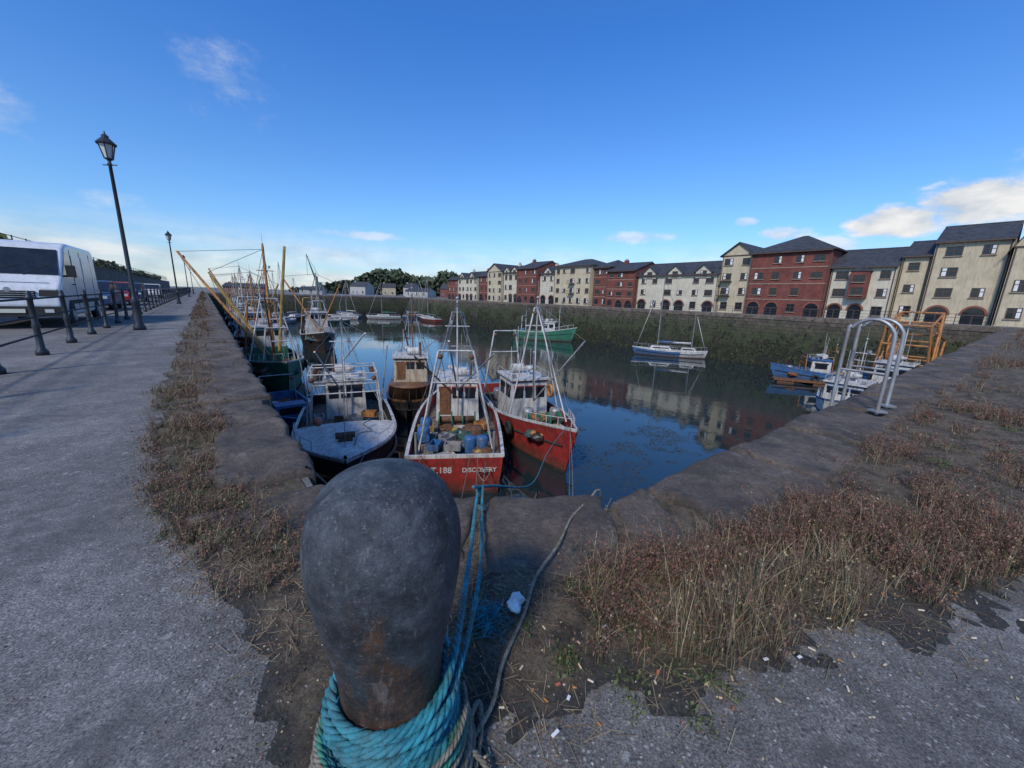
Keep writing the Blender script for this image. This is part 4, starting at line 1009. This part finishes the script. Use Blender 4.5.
def window(b,x,z,w,h,y=0,fm='frame'):
    b.add('window_glass','glass',box((x,y-.006,z),(w,.03,h)))
    t=.06
    for dx in (-w/2,0,w/2): b.add('window_frames',fm,box((x+dx,y-.03,z),(t if dx else .045,.05,h)))
    for dz_ in (-h/2,h/2,h*.12): b.add('window_frames',fm,box((x,y-.034,z+dz_),(w+t,.05,t*.8)))
    if random.random()<.45: b.add('curtains','tissue',box((x+random.choice([-1,1])*w*.3,y-.024,z+h*.02),(w*.28,.008,h*.9)))
    b.add('sills','stonetrim',box((x,y-.07,z-h/2-.07),(w+.2,.14,.07)))
def arch(b,x,w,h,y=0):
    r=w/2; zs=h-r; poly=[(x-r,.0),(x+r,.0)]+[(x+r*math.cos(t),zs+r*math.sin(t)) for t in [math.pi*i/12 for i in range(13)]]
    b.add('arch_doors','glass',prism(poly,'y',y-.02,y+.02))
    R=r+.18
    for i in range(12):
        t0=math.pi*i/12;t1=math.pi*(i+1)/12
        b.add('arch_trim','bricktrim',prism([(x+r*math.cos(t0),zs+r*math.sin(t0)),(x+R*math.cos(t0),zs+R*math.sin(t0)),(x+R*math.cos(t1),zs+R*math.sin(t1)),(x+r*math.cos(t1),zs+r*math.sin(t1))],'y',y-.08,y+.02))
    b.add('arch_doors','frame',box((x,y-.035,zs/2),(.07,.04,zs))); b.add('arch_doors','frame',box((x,y-.037,zs),(w,.04,.08)))
def building(name,s0,s1,ze,zr,wm='render',style='x',st=4,setb=0,arches=True,dorm=0,depth=9.5,bays=0,chim=1,fm='frame',brickbase=False,balc=False):
    ze*=.94; zr*=.94
    o=O0+BX*(7+setb)+AX*s1; Lb=s1-s0-.03
    b=Bld(name,(o.x,o.y,0),math.atan2(-AX.y,-AX.x))
    b.add('walls',wm,box((Lb/2,depth/2,ze/2-.2),(Lb,depth,ze+.4)))
    if style in 'xy': gableroof(b,0,Lb,0,depth,ze,zr,style,wm)
    else:
        oh=.4; rx=max(0,Lb/2-depth/2*.9)
        v=[(-oh,-oh,ze-.05),(Lb+oh,-oh,ze-.05),(Lb+oh,depth+oh,ze-.05),(-oh,depth+oh,ze-.05),(-oh,-oh,ze+.1),(Lb+oh,-oh,ze+.1),(Lb+oh,depth+oh,ze+.1),(-oh,depth+oh,ze+.1),(Lb/2-rx-.01,depth/2,zr),(Lb/2+rx+.01,depth/2,zr)]
        b.add('roof','slate',(v,[(3,2,1,0),(0,1,5,4),(1,2,6,5),(2,3,7,6),(3,0,4,7),(4,5,9,8),(5,6,9),(6,7,8,9),(7,4,8)]))
    b.add('gutter','frame',box((Lb/2,-.38 if style!='y' else -.05,ze-.12),(Lb+.1,.12,.12)))
    n=max(1,round(Lb/2.2)); sh=ze/st; sp=Lb/n; yb=0
    hz=int(abs(s0)*7)
    if brickbase: b.add('brick_base','brick',box((Lb/2,-.01,sh*.5),(Lb-.04,.06,sh))); yb=-.04
    for k in range(st):
        for i in range(n):
            x=sp*(i+.5)
            if k==0:
                if arches and (i+hz)%3!=2: arch(b,x,min(1.6,sp*.66),sh*.82,yb)
                else: window(b,x,sh*.5,.9,1.0,yb,fm)
            else:
                if (i*3+k+hz)%7==5: continue
                ww=.85 if (i+hz)%3 else 1.15; xo=.12 if (i+hz)%2 else -.1
                window(b,x+xo,sh*k+sh*.52,ww,sh*(.43 if (i+hz)%4 else .34),0,fm)
                if balc and k in (1,2) and (i+hz)%3==0:
                    b.add('balconies','iron',box((x+xo,-.45,sh*k+sh*.18),(ww+.5,.8,.06)))
                    for q in range(7): b.add('balconies','iron',box((x+xo-(ww+.5)/2+q*(ww+.5)/6,-.84,sh*k+sh*.34),(.025,.025,.75)))
                    b.add('balconies','iron',box((x+xo,-.84,sh*k+sh*.5),(ww+.5,.04,.04)))
    if wm=='brick': 
        for k in range(1,st): b.add('bands','stonetrim',box((Lb/2,-.02,sh*k+.02),(Lb-.06,.04,.10)))
    for i in range(dorm):
        x=Lb*(i+.5)/dorm; w=1.25
        b.add('dormer_walls',wm,prism([(x-w,ze-.6),(x+w,ze-.6),(x+w,ze+.35),(x,ze+1.4),(x-w,ze+.35)],'y',-.12,2.4))
        for sg in (1,-1): 
            b.add('dormer_roof','slate',prism([(x,ze+1.42),(x+sg*(w+.25),ze+.14),(x+sg*(w+.25),ze+.26),(x,ze+1.54)],'y',-.35,3.2))
        window(b,x,ze+.1,.9,.85,-.12,fm)
    for i in range(bays):
        x=Lb*(i+.5)/bays; w=.85
        b.add('bay_walls','brick' if wm!='brick' else 'render',box((x,-.45,sh*1.95),(w*2,.9,sh*1.5)))
        b.add('bay_roof','slate',prism([(x-w-.15,sh*2.7),(x+w+.15,sh*2.7),(x,sh*2.7+.7)],'y',-1.0,.0))
        window(b,x,sh*1.6,1.1,sh*.42,-.9,fm); window(b,x,sh*2.3,1.1,sh*.38,-.9,fm)
    for i in range(chim):
        x=Lb*(.15+.7*i/max(1,chim-1)) if chim>1 else Lb*.12
        b.add('chimney','brick' if wm=='brick' else wm,box((x,depth/2,zr+.1),(.8,.55,1.2))); 
        for q in (-.2,.2): b.add('chimney','bricktrim',lathe([(.10,0),(.08,.3)],(x+q,depth/2,zr+.7),8))
    for x in (0.12,Lb-.12): b.add('downpipes','frame',tube((x,-.07,.1),(x,-.07,ze-.2),.05,n=6))
    b.finish()
building('cream_apartment_block',-38,-17.6,8.2,10.8,'render','x',4,-.8,True,0,chim=0,balc=True)
building('cream_apartment_block',-17.5,-15.2,8.0,10.4,'render','y',3,-1.0,False,0,chim=0)
building('cream_apartment_block',-15.1,-9.9,8.9,11.0,'render','x',4,0,True,0,chim=0)
building('cream_apartment_block',-9.8,-7.5,7.6,9.6,'render','x',3,.6,True,0,chim=0)
building('cream_terrace',-7.4,-1.5,6.5,8.9,'render2','x',3,-.3,True,0,bays=1,chim=0)
building('brick_warehouse_flats',-1.4,7.7,8.8,11.4,'brick','hip',4,-.8,True,0,chim=0,fm='frame')
building('cream_gabled_house',7.8,12.1,8.9,10.6,'render','y',4,.2,False,0,chim=0,balc=True)
building('cream_terrace',12.2,26.4,6.1,8.4,'render2','x',3,0,True,3,chim=0)
building('brick_townhouse',26.5,32.9,7.1,8.8,'brick','x',4,-.7,True,0,chim=1)
building('slate_hung_townhouse',33,36.9,8.0,9.9,'brick','hip',4,.3,False,0,chim=0)
building('cream_apartment_block',37,47.6,8.5,10.4,'render','hip',4,-.4,False,0,chim=0,balc=True)
building('cream_terrace',47.7,53.2,7.2,9.1,'render2','x',3,.3,True,1,chim=1)
building('brick_warehouse_flats',53.3,60.7,8.6,10.4,'brick','x',4,-.6,True,0,chim=1)
building('cream_terrace',60.8,67,7.8,9.8,'render2','x',3,0,True,2,chim=1)
building('cream_gabled_house',67.1,73.8,8.3,10.3,'render','y',4,-.5,False,0,chim=0)
building('brick_townhouse',73.9,79,7.2,9.1,'brick','x',3,.2,True,0,chim=1)
building('cream_terrace',79.1,90,6.8,8.8,'render2','x',3,-.3,True,2,chim=2)
building('brick_townhouse',90.1,97,6.4,8.2,'brick','hip',3,0,True,0,chim=0)
def cottage(name,x,y,Lx,dp,ze,zr,wm,rz=-.3):
    b=Bld(name,(x,y,0),rz); b.add('walls',wm,box((Lx/2,dp/2,ze/2),(Lx,dp,ze))); gableroof(b,0,Lx,0,dp,ze,zr,'x',wm)
    n=max(1,int(Lx/2.6))
    for i in range(n):
        for k in range(max(1,int(ze/2.6))): window(b,Lx*(i+.5)/n,1.4+k*2.4,1,1.0,0,'wframe')
    b.add('chimney',wm,box((Lx*.1,dp/2,zr+.1),(.7,.6,.9))); b.finish()
cottage('white_cottage',-82,196,9,7,4.2,6.2,'far'); cottage('white_cottage',-72,214,7,7,4.4,6.4,'cream',.2); cottage('harbour_shed',-44,158,10,7,2.4,3.4,'far')
cottage('harbour_shed',-98,132,12,6,1.9,2.9,'bricktrim',.3); cottage('white_cottage',-60,212,6,7,4.6,6.6,'far'); cottage('harbour_shed',-80,146,8,6,1.8,2.6,'far',.2)
cottage('brick_cottage',-36,190,9,7,4.2,6.4,'brick',-.2)
b=Bld('harbour_crane',(-66,132,0)); b.add('tower','rust',tube((0,0,0),(0,0,6),.3)); b.add('jib','green',tube((0,0,3),(-3,0,13),.25,.12)); b.add('jib','green',tube((0,.8,3),(-3,0,13),.15,.08)); b.add('cab','green',box((.4,0,3.4),(1.6,1.4,1.4)))
wires(b,[((-3,0,13),(.8,0,6)),((-3,0,13),(-3,0,6))],.05); b.finish()
rail('far_railing',P[4]+AX*1.0,(P[3]-P[4]).normalized(),27,2.0,1.1,False,'steel',2,.035,.025)

# ---------------------------------------------------------------- world, sun, camera
w=bpy.data.worlds.new('World'); sc.world=w; w.use_nodes=True; nt=w.node_tree
bg=nt.nodes['Background']
sky=nt.nodes.new('ShaderNodeTexSky'); sky.sky_type='NISHITA'; sky.sun_disc=False
SE,SR=rad(42),rad(205)
sky.sun_elevation=SE; sky.sun_rotation=SR; sky.air_density=1.0; sky.dust_density=.5; sky.ozone_density=2.5
tc=nt.nodes.new('ShaderNodeTexCoord'); sx=nt.nodes.new('ShaderNodeSeparateXYZ'); nt.links.new(tc.outputs['Generated'],sx.inputs[0])
az=mth(nt,'ARCTAN2',sx.outputs[0],sx.outputs[1]); el=mth(nt,'ARCSINE',sx.outputs[2])
tint=ramp(nt,mth(nt,'DIVIDE',el,rad(50)),[(0,(.74,.90,1.10)),(.2,(.60,.93,1.28)),(.6,(.34,.84,1.50)),(1,(.55,.88,1.35))])
skyc=mixc(nt,1.0,sky.outputs[0],tint,'MULTIPLY')
def cvec(sa,se):
    c=nt.nodes.new('ShaderNodeCombineXYZ'); nt.links.new(mth(nt,'MULTIPLY',az,sa),c.inputs[0]); nt.links.new(mth(nt,'MULTIPLY',el,se),c.inputs[1]); return c.outputs[0]
n1=noi(nt,cvec(13,26),1,10,.58); n2=noi(nt,cvec(2.6,28),1.0,9,.62); n3=noi(nt,cvec(9,16),1,9,.7)
def blob(a0,e0,wa,we):
    a=mth(nt,'DIVIDE',mth(nt,'SUBTRACT',az,rad(a0)),rad(wa)); e=mth(nt,'DIVIDE',mth(nt,'SUBTRACT',el,rad(e0)),rad(we))
    return mth(nt,'SUBTRACT',1,mth(nt,'ADD',mth(nt,'MULTIPLY',a,a),mth(nt,'MULTIPLY',e,e)))
def cl(bl,nn,k,lo,hi,st):
    x=mth(nt,'ADD',mth(nt,'MAXIMUM',bl,-2),mth(nt,'MULTIPLY',mth(nt,'SUBTRACT',nn,.5),k))
    return mrange(nt,x,lo,hi,0,st,True)
masks=[cl(blob(42.5,8.6,4.4,1.9),n1,2.6,0,.7,1),cl(blob(47.5,9.8,4.8,2.4),n1,2.6,0,.7,1),cl(blob(54,9.4,9,4.4),n1,3,-.1,1.2,.8),cl(blob(33,8.0,3.4,1.1),n1,3,.1,1,.75),cl(blob(37,6.5,4.4,1.2),n1,3,.1,1,.7),cl(blob(29,9.6,1.8,.7),n1,3,.2,1.0,.6),cl(blob(16,8.2,7,.9),n1,3,.1,1.2,.6),cl(blob(-22,7.2,8,.7),n1,3,.1,1.2,.55),
  cl(blob(-34,21,7,6),n3,5,.5,3.0,.55),cl(blob(-52,14,5,3),n3,4,.1,2.0,.6),cl(blob(-35,28,5,2),n3,5,.8,3.2,.4),cl(blob(-44,8,4,1.2),n3,4,.1,2.0,.6)]
band=mrange(nt,el,rad(8.5),rad(2.5),0,1,True)
masks.append(mth(nt,'MULTIPLY',band,ramp(nt,n2,[(.38,0.15),(.60,.8)])))
mk=masks[0]
for q in masks[1:]: mk=mth(nt,'MAXIMUM',mk,q)
ccol=ramp(nt,n1,[(.35,(3.9,4.4,5.0)),(.62,(6.4,6.4,6.4))])
nt.links.new(mixc(nt,mk,skyc,ccol),bg.inputs['Color']); bg.inputs['Strength'].default_value=.138
sl=bpy.data.lights.new('sun','SUN'); sl.energy=2.9; sl.angle=rad(8); sl.color=(1,.93,.82)
so=bpy.data.objects.new('sun',sl); sc.collection.objects.link(so)
d=Vector((math.sin(SR)*math.cos(SE),math.cos(SR)*math.cos(SE),math.sin(SE)))
so.rotation_euler=d.to_track_quat('Z','Y').to_euler()
cam=bpy.data.cameras.new('camera'); cam.lens=13.5; cam.sensor_width=36; cam.clip_start=.05; cam.clip_end=6000
co_=bpy.data.objects.new('camera',cam); sc.collection.objects.link(co_); sc.camera=co_
co_.matrix_world=Matrix.Translation((0,0,1.35))@Matrix.Rotation(rad(90-12.8),4,'X')@Matrix.Rotation(rad(1.8),4,'Z')
sc.view_settings.view_transform='Standard'; sc.view_settings.look='None'; sc.view_settings.exposure=0
